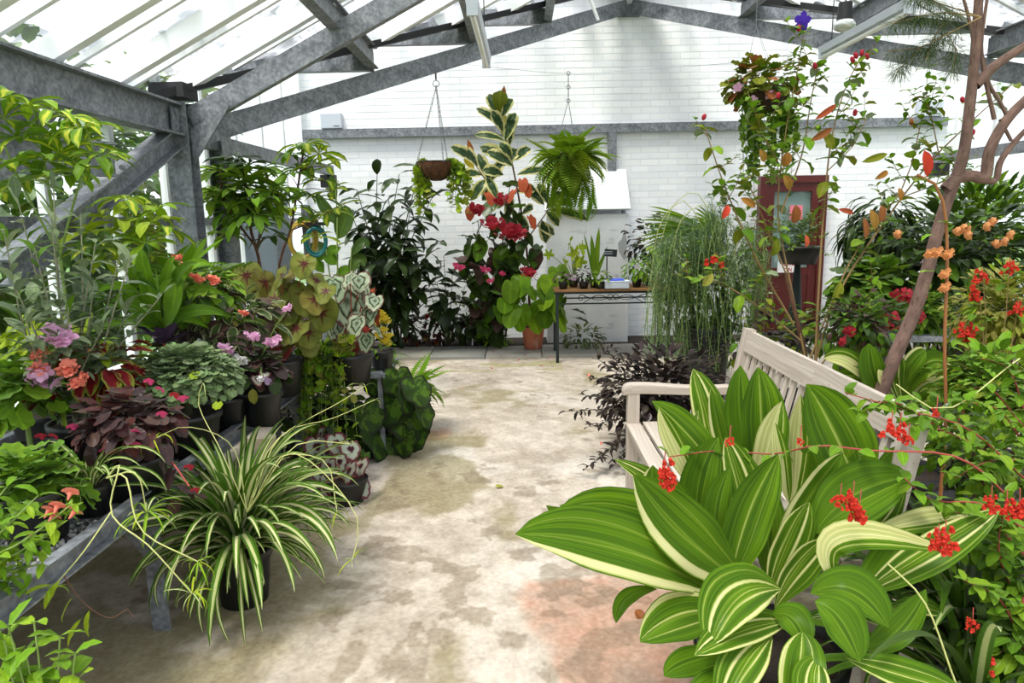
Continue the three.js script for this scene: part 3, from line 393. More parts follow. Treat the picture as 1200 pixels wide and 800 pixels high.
{ // weathered garden seat facing the aisle
  const bx = 1.1, z0 = -3.45, z1 = -1.95, s = thing('garden_seat', 'weathered teak garden seat with slatted back behind the aspidistra', 'bench', V(0.85, 0, -2.7)), zl = z1 - z0, zm = (z0 + z1) / 2, W = (name, a, b, w, h, up) => { const g = bar(a, b, rect(w, h), up), p = g.attributes.position, uv = g.attributes.uv, d = b.clone().sub(a).normalize(), e = V(0, 0, 0); for (let i = 0; i < p.count; i++) { e.fromBufferAttribute(p, i).sub(a); const t = e.dot(d); e.addScaledVector(d, -t); uv.setXY(i, (e.x + e.y + e.z) * 4 + a.z * 1.7, t * 1.2); } return mesh(name, g.translate(-0.85, 0, 2.7), M.wood, s); };
  W('top_rail', V(bx + 0.05, 0.86, z0), V(bx + 0.05, 0.86, z1), 0.035, 0.105, V(0.2, 1, 0)); W('lower_rail', V(bx - 0.035, 0.47, z0), V(bx - 0.035, 0.47, z1), 0.03, 0.06, V(0.2, 1, 0));
  for (let z = z0 + 0.07; z < z1 - 0.05; z += 0.082) W('back_slat', V(bx - 0.035, 0.47, z), V(bx + 0.045, 0.82, z), 0.034, 0.014, V(1, 0, 0));
  for (const z of [z0, z1]) {
    W('back_leg', V(bx + 0.0, 0, z), V(bx - 0.03, 0.45, z), 0.06, 0.06, V(1, 0, 0)); W('back_post', V(bx - 0.03, 0.44, z), V(bx + 0.06, 0.92, z), 0.06, 0.05, V(1, 0, 0)); W('front_leg', V(0.57, 0, z), V(0.57, 0.6, z), 0.06, 0.06, V(1, 0, 0));
    const g = new THREE.ExtrudeGeometry((() => { const q = new THREE.Shape(); q.moveTo(-0.04, -0.02); q.quadraticCurveTo(-0.05, 0.025, 0, 0.03); q.bezierCurveTo(0.15, 0.035, 0.25, 0.0, 0.5, 0.012); q.lineTo(0.5, -0.022); q.bezierCurveTo(0.3, -0.03, 0.15, -0.01, 0, -0.012); q.closePath(); return q; })(), { depth: 0.06, bevelEnabled: true, bevelSize: 0.004, bevelThickness: 0.004, bevelSegments: 1 }); const uv = g.attributes.uv; for (let i = 0; i < uv.count; i++) uv.setXY(i, uv.getY(i) * 4, uv.getX(i)); mesh('arm_rest', g.translate(0.56 - 0.85, 0.61, z - 0.03 + 2.7), M.wood, s);
    W('side_rail', V(0.6, 0.38, z), V(bx - 0.03, 0.38, z), 0.035, 0.06);
  }
  for (let k = 0; k < 6; k++) W('seat_slat', V(0.57 + k * 0.088, 0.43 - (k === 0 ? 0.004 : 0), z0 + 0.01), V(0.57 + k * 0.088, 0.43, z1 - 0.01), 0.074, 0.02);
  W('front_rail', V(0.57, 0.385, z0), V(0.57, 0.385, z1), 0.028, 0.07);
}
{ // iron table with a wooden top
  const x0 = 0.335, x1 = 1.55, z0 = -7.02, z1 = -7.55, h = 0.745, s = thing('side_table', 'black iron table with wooden top and scrolls before the white cabinet', 'table', V(0.95, 0, -7.28)), r = (g) => g.translate(-0.95, 0, 7.28);
  mesh('table_top', r(new RoundedBoxGeometry(x1 - x0, 0.025, z0 - z1 + 0.04, 2, 0.006).translate((x0 + x1) / 2, h + 0.012, (z0 + z1) / 2)), M.tabletop, s);
  for (const x of [x0 + 0.03, x1 - 0.03]) for (const z of [z0 - 0.01, z1 + 0.01]) mesh('leg', r(B3(0.032, h, 0.032, x, h / 2, z)), M.iron, s);
  for (const z of [z0 - 0.01, z1 + 0.01]) { mesh('apron', r(B3(x1 - x0, 0.022, 0.02, (x0 + x1) / 2, h - 0.012, z)), M.iron, s); mesh('lower_bar', r(B3(x1 - x0 - 0.06, 0.014, 0.014, (x0 + x1) / 2, h - 0.125, z)), M.iron, s); }
  const sc = new MB(), z = z0 - 0.01, y = h - 0.07, sw = (cx, dir) => sc.tube(Array.from({ length: 12 }, (_, i) => { const a = i * 0.62, q = 0.042 - i * 0.0028; return V(cx + dir * Math.cos(a) * q, y + Math.sin(a) * q, z); }), 0.004, 0.004, 5, 2);
  for (const cx of [x0 + 0.28, x1 - 0.28]) sw(cx, cx < 0.9 ? 1 : -1); sw((x0 + x1) / 2 - 0.03, 1); sw((x0 + x1) / 2 + 0.03, -1);
  for (const [a, b] of [[x0 + 0.3, 1], [x1 - 0.3, -1]]) { sc.tube([V(a, y + 0.03, z), V((a + 0.94) / 2, y - 0.02, z), V(0.94, y + 0.01, z)], 0.004, 0.004, 5); sc.tube([V(a, y - 0.05, z), V((a + 0.94) / 2, y + 0.03, z), V(0.94, y - 0.02, z)], 0.004, 0.004, 5); }
  mesh('scrollwork', r(sc.geo()), M.iron, s);
}
{ // white cabinet against the wall
  const s = thing('lean_to_cabinet', 'white boarded cupboard with a sloping lid against the brick wall', 'cupboard', V(0.78, 0, -8.2)), x0 = 0.3, x1 = 1.245, w = x1 - x0, xm = (x0 + x1) / 2 - 0.78;
  mesh('body', B3(w, 1.52, 0.38, xm, 0.77, -0.03), M.white, s); mesh('lid', bar(V(x0 - 0.78 - 0.01, 1.6, 0.19), V(x0 - 0.78 - 0.01, 2.05, -0.2), rect(0.001, 0.001)).scale(0, 0, 0), M.white, s).visible = false; s.remove(s.children[s.children.length - 1]);
  const lid = mesh('lid', new RoundedBoxGeometry(w + 0.04, 0.025, 0.62, 2, 0.006), M.white, s); lid.position.set(xm, 1.815, -0.0); lid.rotation.x = 0.86;
  for (const sx of [-1, 1]) mesh('cheek', new THREE.ExtrudeGeometry(poly([[0.16, 1.52], [-0.22, 1.52], [-0.22, 2.0]]), { depth: 0.02, bevelEnabled: false }).rotateY(-Math.PI / 2).translate(xm + sx * (w / 2 - 0.02) + 0.01, 0, 0), M.white, s);
  const pe = poly([[0, 0], [0.03, 0.02], [0.025, 0.12], [0.04, 0.2], [0.02, 0.3], [0, 0.33], [-0.03, 0.24], [-0.07, 0.2], [-0.06, 0.1], [-0.03, 0.05]]); mesh('bare_patch', new THREE.ExtrudeGeometry(pe, { depth: 0.002, bevelEnabled: false }).translate(x1 - 0.78 - 0.045, 1.0, 0.16), std(0xa8abac, { roughness: 0.9 }), s);
  mesh('corner_trim', B3(0.02, 1.52, 0.02, x1 - 0.78, 0.77, 0.155), M.white, s);
}
{ // dark red door in the back wall
  const d = struct('door_1', 'dark red glazed door with notices in the white brick wall', 'door'), x0 = 2.86, x1 = 3.66, z = ZW + 0.05;
  for (const x of [x0 + 0.04, x1 - 0.04]) mesh('jamb', B3(0.08, 1.94, 0.1, x, 0.97, z), M.door, d); mesh('head', B3(x1 - x0 + 0.004, 0.08, 0.108, (x0 + x1) / 2, 1.9, z), M.door, d);
  const lf = mesh('lower_panel', B3(x1 - x0 - 0.27, 0.72, 0.05, (x0 + x1) / 2, 0.44, z), M.door, d); for (const x of [x0 + 0.13, x1 - 0.13]) mesh('stile', B3(0.09, 1.78, 0.06, x, 0.95, z + 0.005), M.door, d); mesh('top_rail', B3(x1 - x0 - 0.27, 0.1, 0.056, (x0 + x1) / 2, 1.81, z + 0.005), M.door, d); mesh('mid_rail', B3(x1 - x0 - 0.27, 0.1, 0.056, (x0 + x1) / 2, 0.8, z + 0.005), M.door, d);
  mesh('backing', B3(x1 - x0 - 0.3, 0.9, 0.01, (x0 + x1) / 2, 1.3, z - 0.02), std(0xaeb8b8, { roughness: 0.6 }), d); mesh('pane', B3(x1 - x0 - 0.3, 0.92, 0.006, (x0 + x1) / 2, 1.31, z + 0.005), M.glass, d); mesh('handle', B3(0.02, 0.12, 0.05, x1 - 0.13, 0.96, z + 0.05), M.boxGrey, d);
  void lf;
  const sign = (name, label, txt, fg, bgc, w, h, x, y, fs) => { const c = document.createElement('canvas'); c.width = 256; c.height = Math.round(256 * h / w); const k = c.getContext('2d'); k.fillStyle = bgc; k.fillRect(0, 0, c.width, c.height); k.fillStyle = fg; k.font = 'bold ' + fs + 'px sans-serif'; k.textAlign = 'center'; k.textBaseline = 'middle'; txt.forEach((s, i) => k.fillText(s, c.width / 2, c.height * (i + 0.5) / txt.length)); const t = new THREE.CanvasTexture(c); t.colorSpace = THREE.SRGBColorSpace; const m = one(name, label, 'sign', new THREE.BoxGeometry(w, h, 0.004), [0, 1, 2, 3, 4, 5].map((q) => std(q === 4 ? 0xffffff : new THREE.Color(bgc), { roughness: 0.5, ...(q === 4 ? { map: t } : {}) }))); m.position.set(x, y, z + 0.04); };
  sign('paper_notice', 'pink paper notice on the glass of the red door', ['______', '____', '______'], '#fbd7de', '#ee7f92', 0.15, 0.17, 3.3, 1.51, 60); sign('door_sign', 'white sign with red letters on the lower door rail', ['NSTA', 'ON'], '#b0262c', '#f4f1f0', 0.26, 0.13, 3.24, 0.86, 62);
}
{ // small fittings
  const jb = (label, x, w) => { const s = thing('junction_box', label, 'electrical box', V(x, 2.585, ZW)); mesh('case', new RoundedBoxGeometry(w, 0.18, 0.09, 2, 0.012).translate(0, 0.09, 0.045), M.boxGrey, s); mesh('badge', B3(0.07, 0.008, 0.002, w * 0.25, 0.03, 0.091), M.black, s); };
  jb('pale grey electrical box on the rail beside the left windows', -2.22, 0.25); jb('pale grey electrical box on the rail behind the tibouchina', 4.8, 0.29);
  // fluorescent battens
  const batten = (label, a, b) => {
    const s = thing('fluorescent_batten', label, 'light', a), e = b.clone().sub(a), n = V(0, 0, 0); mesh('housing', bar(n, e, poly([[-0.03, 0.03], [-0.022, -0.006], [0.022, -0.006], [0.03, 0.03]])), M.boxGrey, s); mesh('tube', tubeGeo([e.clone().multiplyScalar(0.02).add(V(0, -0.025, 0)), e.clone().multiplyScalar(0.98).add(V(0, -0.025, 0))], 0.013, 0.013, 8), std(0xe9ebe6, { roughness: 0.25 }), s);
    for (const t of [0.01, 0.99]) mesh('end_cap', B3(0.05, 0.05, 0.02, e.x * t, -0.01, e.z * t), M.boxGrey, s); for (const t of [0.12, 0.88]) { const q = e.clone().multiplyScalar(t); mesh('hanger_wire', tubeGeo([q, q.clone().setY(hA(a.x) - a.y - 0.02)], 0.003, 0.003, 4), M.black, s); }
  };
  { const f = onY(570, 73, 2.42), g = onY(553, 8, 2.42); batten('white fluorescent batten hanging near the coir basket', g, f); }
  { const f = onY(964, 62, 2.42), g = onY(1068, 6, 2.42); batten('white fluorescent batten hanging above the purple flower shrub', g, f); }
  { const p = P(990, 20, 5.2), s = thing('pendant_lamp', 'black pendant lampholder with bare bulb under the roof', 'lamp', p); mesh('holder', new THREE.CylinderGeometry(0.045, 0.055, 0.13, 16).translate(0, 0.03, 0), M.black, s); mesh('bulb', new THREE.SphereGeometry(0.075, 18, 12).scale(1, 0.62, 1).translate(0, -0.055, 0), std(0xdadedc, { roughness: 0.1, metalness: 0.5 }), s); mesh('cable', tubeGeo([V(0, 0.09, 0), V(0, hA(p.x) - p.y - 0.03, 0)], 0.006, 0.006, 5), M.black, s); }
  { const a = P(690, -6, 5), b = P(701, 24, 5), s = one('stay_rod', 'short white painted rod under the roof ridge', 'rod', tubeGeo([a, b], 0.012, 0.012, 8), M.frame); void s; }
  one('slack_wire', 'thin slack wire strung along the top of the white wall', 'wire', tubeGeo([P(500, 70, 7.5), P(590, 80, 7.5), P(665, 86, 7.5), P(760, 81, 7.6), P(875, 72, 7.7), P(930, 63, 6.6)], 0.0025, 0.0025, 5), M.boxGrey);
  // grey steel locker and hose by the left windows
  { const p = P(318, 300, 6.5), s = thing('steel_locker', 'grey steel locker standing behind the green umbrella plant', 'locker', V(p.x, 0, p.z)); mesh('case', new RoundedBoxGeometry(0.3, 1.75, 0.4, 2, 0.01).translate(-0.02, 0.875, 0), M.panel, s); mesh('door_edge', B3(0.012, 1.7, 0.01, 0.135, 0.87, 0.2), M.galv, s); mesh('handle', B3(0.02, 0.1, 0.02, 0.06, 1.0, 0.21), M.galv, s); }
  const coil = (name, label, col, u, v, D, r, n) => { const p = P(u, v, D), b = new MB(); for (let k = 0; k < n; k++) b.add(new THREE.TorusGeometry(r - 0.012 * (k % 2), 0.009, 6, 30), new THREE.Matrix4().makeRotationY(0.5 + 0.05 * k).setPosition(0, -0.004 * k, 0.02 * k)); const m = one(name, label, 'hose', b.geo(), std(col, { roughness: 0.4 })); m.scale.set(1, 1.35, 1); m.position.copy(p); return p; };
  const p1 = coil('hose_coil', 'coiled yellow garden hose hung by the left windows', 0xb99a2a, 356, 280, 6.1, 0.12, 4); coil('hose_coil', 'coiled teal garden hose hung beside the yellow hose', 0x12706e, 371, 282, 6.1, 0.09, 3);
  const hp = thing('hose_post', 'dark post with a hook carrying the coiled hoses', 'post', V(p1.x, 0, p1.z - 0.08)); mesh('pole', B3(0.05, p1.y + 0.3, 0.05, 0, (p1.y + 0.3) / 2, 0), M.galv, hp); mesh('hook', B3(0.3, 0.03, 0.12, 0.06, p1.y + 0.13, 0.06), M.black, hp);
}
/* ------------------------------------------------------------------ plants on the left staging */
const bt = (u, v) => onY(u, v, BT), px = (n, D) => n * D / 815;      // where a pixel meets the gravel; pixels to metres at a distance
const nearOn = (a, b, p) => { const d = b.clone().sub(a), t = clamp(p.clone().sub(a).dot(d) / d.lengthSq() - 0.25, 0.05, 1); return a.clone().addScaledVector(d, t); };
function umbrella(pl, stems, cs, { geos, mats, size, smat = ST.green, pet = 0.004, jit = 0.05 }) { stems.forEach(([pts, r]) => pl.stem(pts, r, r * 0.6, smat)); cs.forEach((c) => { let best = null; stems.forEach(([pts]) => { for (let i = 1; i < pts.length; i++) { const q = nearOn(pts[i - 1], pts[i], c); if (!best || q.distanceTo(c) < best.distanceTo(c)) best = q; } }); pl.stem([best, best.clone().lerp(c, 0.5).add(V(0, 0.02, 0)), c], pet, pet * 0.6, smat, 4); pl.leaf(pick(geos), pick(mats), c, rr(0, 6.28), rr(-0.35, 0.35), rr(-0.45, 0.25), rr(size[0], size[1])); }); }
const spray = (list, D, dj = 0.12) => list.map(([u, v, d]) => P(u, v, (d ?? D) + rr(-dj, dj)));
{ R = rng(101); const b = V(-1.93, BT, -2.85), p = new Plant('umbrella_plant', 'yellow-variegated umbrella plant rising beneath the left eaves beam', 'plant', b); p.pot(0.13, 0.22);
  umbrella(p, [[[b, P(70, 300, 2.85), P(50, 180, 2.8), P(40, 128, 2.75)], 0.009], [[P(70, 300, 2.85), P(95, 210, 2.75), P(110, 180, 2.7)], 0.006], [[P(70, 300, 2.85), P(20, 205, 2.7), P(5, 170, 2.65)], 0.006]], spray([[12, 113], [33, 122], [60, 130], [80, 138], [66, 158], [38, 160], [18, 160], [98, 168], [112, 185], [50, 188], [12, 192], [80, 204], [122, 182], [30, 215], [5, 140], [92, 200], [62, 205], [70, 180], [100, 150], [8, 225]], 2.75), { geos: G.palm7, mats: [L.schef[0], L.schef[2], L.fresh[0], L.mid[0], L.schef[1]], size: [0.14, 0.19] }); p.done(); }
{ R = rng(102); const b = V(-1.72, BT, -2.55), p = new Plant('olive_shrub', 'grey-green leaved shrub with lance leaves at the end of the left staging', 'shrub', b); p.pot(0.12, 0.2);
  for (const [u, v, D] of [[20, 232, 2.4], [62, 212, 2.5], [95, 250, 2.6], [140, 300, 2.6], [152, 306, 2.5], [110, 330, 2.5], [40, 290, 2.3], [80, 360, 2.3], [150, 360, 2.6], [15, 330, 2.2], [60, 255, 2.4], [112, 285, 2.5], [5, 275, 2.2], [30, 375, 2.2], [120, 385, 2.4], [190, 345, 2.6]]) { const t = P(u, v, D); p.branch([b.clone().add(V(rr(-0.05, 0.05), 0.15, rr(-0.05, 0.05))), b.clone().lerp(t, 0.5).add(V(rr(-0.06, 0.02), 0.08, 0.02)), t], 0.006, 0.002, { geos: [...G.narrow, ...G.lance], mats: [...L.grey, ...L.grey, L.mid[1]], n: 24, from: 0.25, size: [0.09, 0.14], pitch: [0.0, 0.9], smat: ST.grey }); } p.done(); }
{ R = rng(103); const b = V(-1.98, BT, -3.45), p = new Plant('umbrella_plant', 'low yellow-variegated umbrella plant in front of the raking rafter', 'plant', b); p.pot(0.12, 0.2);
  umbrella(p, [[[b, P(155, 330, 3.45), P(150, 245, 3.4)], 0.009], [[P(155, 330, 3.45), P(180, 250, 3.4)], 0.006], [[P(155, 330, 3.45), P(118, 272, 3.35)], 0.006]], spray([[108, 272], [130, 247], [148, 234], [166, 240], [184, 246], [124, 288], [160, 262], [178, 260], [145, 282], [112, 292], [170, 285], [190, 268], [140, 262], [175, 300], [120, 305]], 3.4), { geos: G.palm7, mats: [L.schef[0], L.schef[2], L.lime[0], L.schef[0], L.fresh[0]], size: [0.15, 0.21] }); p.done(); }
{ R = rng(104); const q = P(305, 312, 5.0), b = V(q.x, 0, q.z), p = new Plant('umbrella_plant', 'tall green umbrella plant on bare stems beside the second steel post', 'plant', b); p.pot(0.16, 0.28);
  const cs = []; for (let i = 0; i < 46; i++) { const a = rr(0, 6.28), r = Math.sqrt(R()); cs.push(P(287 + Math.cos(a) * r * 40, 225 + Math.sin(a) * r * 46, 5.0 + rr(-0.22, 0.22))); } cs.push(P(262, 275, 4.95), P(318, 278, 5));
  umbrella(p, [[[b, q, P(292, 262, 5), P(285, 195, 5)], 0.016], [[P(300, 290, 5), P(262, 235, 4.95), P(258, 205, 4.95)], 0.009], [[P(300, 290, 5), P(318, 235, 5.05), P(312, 200, 5.05)], 0.009]], cs, { geos: G.palm7b, mats: [...L.mid, L.dark[0], L.fresh[1]], size: [0.18, 0.26], smat: ST.brown }); p.done(); }
{ R = rng(105); const q = P(327, 312, 5.6), b = V(q.x, 0, q.z), p = new Plant('umbrella_plant', 'yellow and green umbrella plant before the hose coils', 'plant', b); p.pot(0.16, 0.28);
  umbrella(p, [[[b, q, P(340, 270, 5.6), P(348, 225, 5.6), P(355, 180, 5.6)], 0.014], [[P(340, 270, 5.6), P(372, 258, 5.5)], 0.007]], spray([[342, 182], [358, 170], [374, 180], [350, 198], [380, 212], [343, 245], [362, 256], [384, 250], [394, 246], [372, 278], [352, 172], [366, 195], [384, 196], [338, 205], [350, 225], [370, 232], [388, 225]], 5.55), { geos: G.palm7, mats: [L.schef[0], L.schef[2], L.mid[0], L.fresh[0], L.mid[1]], size: [0.18, 0.27], smat: ST.brown }); p.done(); }
{ R = rng(106); const b = V(P(398, 330, 6.7).x, 0.02, -6.75), p = new Plant('canna_plant', 'broad-leaved upright plant with paddle leaves beside the hoses', 'plant', b);
  const q = (u, v, d = 6.7) => P(u, v, d); p.stem([b, q(396, 325), q(395, 250), q(393, 215)], 0.012, 0.006); p.stem([b, q(386, 320), q(378, 260)], 0.012, 0.006); p.stem([b, q(410, 330), q(412, 290)], 0.01, 0.006);
  for (const [a, m, t, w, k] of [[[393, 235], [390, 218], [388, 205], 10, 1], [[396, 280], [404, 258], [404, 240], 24, 0], [[396, 262], [382, 245], [370, 225], 14, 1], [[378, 275], [366, 262], [362, 240], 16, 0], [[386, 300], [372, 290], [360, 296], 16, 1], [[396, 310], [388, 298], [400, 290], 20, 2], [[410, 320], [420, 305], [428, 312], 18, 0], [[396, 330], [405, 318], [415, 330], 16, 2], [[380, 320], [372, 305], [384, 300], 16, 2], [[412, 300], [424, 285], [432, 290], 14, 1]]) p.strap(q(...a), q(...m), q(...t), px(w, 6.7), L.mid[k] === undefined ? L.mid[0] : [L.dark[2], L.dark[0], L.mid[1]][k], { pr: prof(0.6, 0.7), nl: 8 }); p.done(); }
{ R = rng(107); const b = V(P(455, 400, 7.9).x, 0.02, -8.05), p = new Plant('laurel_shrub', 'tall dark-leaved shrub with drooping lance leaves against the white wall', 'shrub', b);
  for (const [u, v, D] of [[418, 222, 7.4], [442, 205, 7.5], [468, 204, 7.5], [492, 196, 7.6], [508, 228, 7.5], [428, 258, 7.3], [480, 250, 7.3], [514, 282, 7.5], [455, 232, 7.3], [412, 250, 7.4], [500, 300, 7.3], [440, 300, 7.2], [470, 290, 7.2], [425, 300, 7.4]]) { const t = P(u, v, D); p.branch([b.clone().add(V(rr(-0.15, 0.15), 0, rr(-0.05, 0.1))), b.clone().lerp(t, 0.5).add(V(rr(-0.1, 0.1), 0.1, 0)), t], 0.01, 0.004, { geos: G.lance, mats: [...L.deep, L.dark[1]], n: 24, from: 0.28, size: [0.28, 0.42], pitch: [-0.6, 0.3], smat: ST.dark, tip: 0.75 }); } p.done(); }
{ R = rng(108); const b = V(P(525, 395, 7.9).x, 0.02, -7.95), p = new Plant('laurel_shrub', 'small dark shrub with long spreading leaves left of the red begonia', 'shrub', b);
  for (const [u, v] of [[530, 322], [512, 330], [545, 335], [520, 300], [503, 340]]) { const t = P(u, v, 7.6); p.branch([b, b.clone().lerp(t, 0.5), t], 0.008, 0.003, { geos: G.lance, mats: L.deep, n: 12, from: 0.4, size: [0.26, 0.38], pitch: [-0.5, 0.4], smat: ST.dark }); } p.done(); }
{ R = rng(109); const q = P(190, 392, 3.05), b = V(q.x, BT, q.z), p = new Plant('crinum_lily', 'bright green strap-leaved lily in the middle of the left staging', 'plant', b); p.pot(0.12, 0.2); const c = V(b.x, q.y, b.z); p.stem([b, c], 0.03, 0.025);
  for (const [m, t, w, k] of [[[165, 330], [150, 300], 26, 1], [[172, 325], [165, 292], 22, 0], [[195, 330], [205, 300], 18, 1], [[205, 330], [232, 308], 20, 2], [[222, 345], [262, 345], 20, 1], [[215, 320], [250, 312], 18, 0], [[150, 355], [118, 372], 18, 2], [[150, 340], [112, 345], 16, 0], [[178, 340], [158, 318], 22, 2], [[205, 345], [200, 308], 24, 1], [[160, 375], [85, 395], 16, 0], [[225, 365], [272, 372], 18, 2], [[188, 350], [183, 315], 22, 0], [[170, 365], [130, 350], 20, 1], [[212, 372], [245, 385], 16, 0]]) p.strap(c.clone().add(V(rr(-0.02, 0.02), 0, rr(-0.02, 0.02))), P(...m, 3.0 + rr(-0.1, 0.1)), P(...t, 3.0 + rr(-0.25, 0.2)), px(w, 3), [L.fresh[1], L.mid[0], L.mid[1]][k], { pr: prof(0.45, 0.8), fold: 0.3 }); p.done(); }
{ R = rng(110); const b = V(-1.8, BT, -3.2), p = new Plant('kalanchoe', 'leafy plant with coral flower clusters beside the strap-leaved lily', 'plant', b); p.pot(0.1, 0.17); p.cushion(P(232, 352, 3.2), V(0.17, 0.15, 0.17), 140, { geos: G.ovate, mats: [...L.mid, L.dark[0]], size: [0.07, 0.1] }); p.cushion(P(160, 350, 3.1), V(0.12, 0.12, 0.12), 50, { geos: G.ovate, mats: L.dark, size: [0.05, 0.075] });
  for (const [u, v] of [[207, 303], [218, 312], [227, 325], [235, 330], [253, 331], [197, 369], [284, 368], [211, 365], [150, 337], [247, 327]]) { const q = P(u, v, 3.05); p.stem([P(228, 360, 3.15), q], 0.003, 0.002); p.bloom(pick(G.head), F.coral, q, rr(0, 6), 0.3, 0.032); } p.done(); }
{ R = rng(111); const fern = (label, u, v, D, n, sz, mats, y = 0) => { const q = P(u, v, D), b = V(q.x, y || q.y - 0.12, q.z), p = new Plant('fern', label, 'fern', b, undefined); p.stem([b, q], 0.02, 0.015, ST.dark); p.rosette(q, n, { geos: G.frond, mats, size: sz, pitch: [0.05, 0.95], name: 'frond' }); return p.done(); };
  fern('pale green fern behind the coral flowers', 205, 325, 3.7, 16, [0.22, 0.34], [L.fresh[1], L.mid[0]], BT); fern('soft green fern between the olive begonia and the steel post', 255, 335, 3.8, 16, [0.2, 0.34], [L.mid[0], L.grey[0]], BT); fern('small fern under the olive-leaved begonia', 268, 372, 3.2, 9, [0.12, 0.2], [L.fresh[0], L.mid[0]], BT); }
function facing(pl, list, D, geos, mats, { base, pet = 0.005, smat = ST.red, dj = 0.06, lean = 0.75 } = {}) { list.forEach(([u, v, d, dd]) => { const c = P(u, v, (dd ?? D) + rr(-dj, dj)), s = px(d, D); const az = rr(-1.3, 1.3), m = pl.leaf(pick(geos), pick(mats), c, az, -lean + rr(-0.3, 0.35), rr(-0.35, 0.35), s); void m; pl.stem([base, base.clone().lerp(c, 0.6).add(V(0, 0.03, -0.02)), c], pet, pet * 0.6, smat, 4); }); }
{ R = rng(112); const q = P(325, 395, 3.7), b = V(q.x, BT, q.z), p = new Plant('rex_begonia', 'olive-green begonia with dark leaf centres on the left staging', 'plant', b); p.pot(0.13, 0.2);
  facing(p, [[288, 322, 38], [312, 330, 44], [276, 343, 36], [322, 350, 46], [346, 318, 40], [357, 308, 34], [300, 362, 44], [336, 366, 46], [358, 345, 44], [372, 328, 38], [347, 384, 46], [315, 388, 46], [376, 366, 42], [362, 388, 40], [330, 322, 36], [292, 345, 40], [370, 350, 36], [305, 340, 36], [340, 340, 36], [285, 376, 36], [330, 404, 40], [358, 402, 36], [270, 328, 30], [382, 340, 30]], 3.65, G.rex, L.rexO, { base: V(b.x, BT + 0.15, b.z) }); p.done(); }
{ R = rng(113); const q = P(410, 395, 3.95), b = V(q.x, BT, q.z), p = new Plant('rex_begonia', 'silver-banded spiral begonia at the far end of the left staging', 'plant', b); p.pot(0.13, 0.18);
  facing(p, [[406, 352, 60], [392, 333, 40], [426, 345, 34], [434, 366, 30], [420, 328, 30], [440, 384, 28], [418, 378, 32], [390, 383, 30], [430, 398, 28], [400, 380, 28], [440, 352, 26], [385, 355, 28], [410, 325, 28]], 3.85, G.rex, L.rexS, { base: V(b.x, BT + 0.12, b.z), lean: 0.95 });
  facing(p, [[436, 345, 22], [428, 378, 22], [442, 370, 20]], 3.9, G.rex, L.red, { base: V(b.x, BT + 0.12, b.z) }); p.done(); }
{ R = rng(114); const c = P(216, 447, 2.75), b = V(c.x, BT, c.z), p = new Plant('scented_geranium', 'dense grey-green mound of tiny leaves in a black pot', 'plant', b); p.pot(0.13, 0.17); p.pot(0.1, 0.15, M.pot, BT, bt(268, 500)); p.cushion(c, V(px(70, 2.75), px(46, 2.75), 0.2), 260, { geos: G.round, mats: [L.pale[0], L.pale[1], L.grey[2]], size: [0.034, 0.05], low: -0.45, tilt: 0.55 }); p.cushion(c, V(px(68, 2.75), px(44, 2.75), 0.2), 1500, { geos: G.round, mats: [L.pale[0], L.pale[1], L.grey[0]], size: [0.028, 0.042], tiny: true, low: -0.4, tilt: 0.55, fill: 0.6 }); p.stem([b, c], 0.02, 0.02, ST.dark); for (const [u, v] of [[228, 440], [255, 475], [212, 492], [214, 500]]) p.leaf(G.round[0], L.lime[0], P(u, v, 2.6), 0, -0.6, 0, 0.045); p.done(); }
function zonal(label, seed, c, rad, n, size, mats, blooms, D, fm, y = BT, pot = 0.1) { R = rng(seed); const b = V(c.x, y, c.z), p = new Plant('pelargonium', label, 'plant', b); if (pot) p.pot(pot, 0.16); p.stem([b, c], 0.012, 0.008); p.cushion(c, rad, n, { geos: G.round, mats, size, low: -0.5, tilt: 0.5, fill: 0.45 }); for (const [u, v, s, m] of blooms) { const q = P(u, v, D); p.stem([c, c.clone().lerp(q, 0.6).add(V(0, 0.02, 0)), q], 0.003, 0.002); p.bloom(pick(G.head), m ?? fm, q, rr(0, 6), 0.5, s ?? 0.04); } return p.done(); }
zonal('green scalloped pelargonium spilling over the near end of the staging', 115, P(38, 575, 1.95), V(0.15, 0.14, 0.15), 95, [0.07, 0.1], L.zonal, [], 1.9, F.pink);
zonal('tall pelargonium with two pink flower heads behind the red coleus', 116, P(28, 470, 2.35), V(0.15, 0.18, 0.14), 90, [0.07, 0.1], [...L.zonal, L.mid[0]], [[64, 397, 0.075], [50, 447, 0.07], [48, 415, 0.04, F.coral], [47, 432, 0.04, F.coral], [80, 433, 0.045, F.coral], [95, 448, 0.045, F.coral]], 2.3, F.pink);
zonal('pelargonium with round mauve-pink flower heads in a black pot', 117, P(302, 425, 3.15), V(0.14, 0.12, 0.13), 70, [0.05, 0.08], [...L.wine, L.dark[0], L.vari[2]], [[293, 396, 0.05], [322, 402, 0.055], [262, 411, 0.05], [272, 446, 0.055], [280, 423, 0.045, F.white], [338, 362, 0.03], [308, 445, 0.03, F.white], [262, 445, 0.05]], 2.95, F.pink);
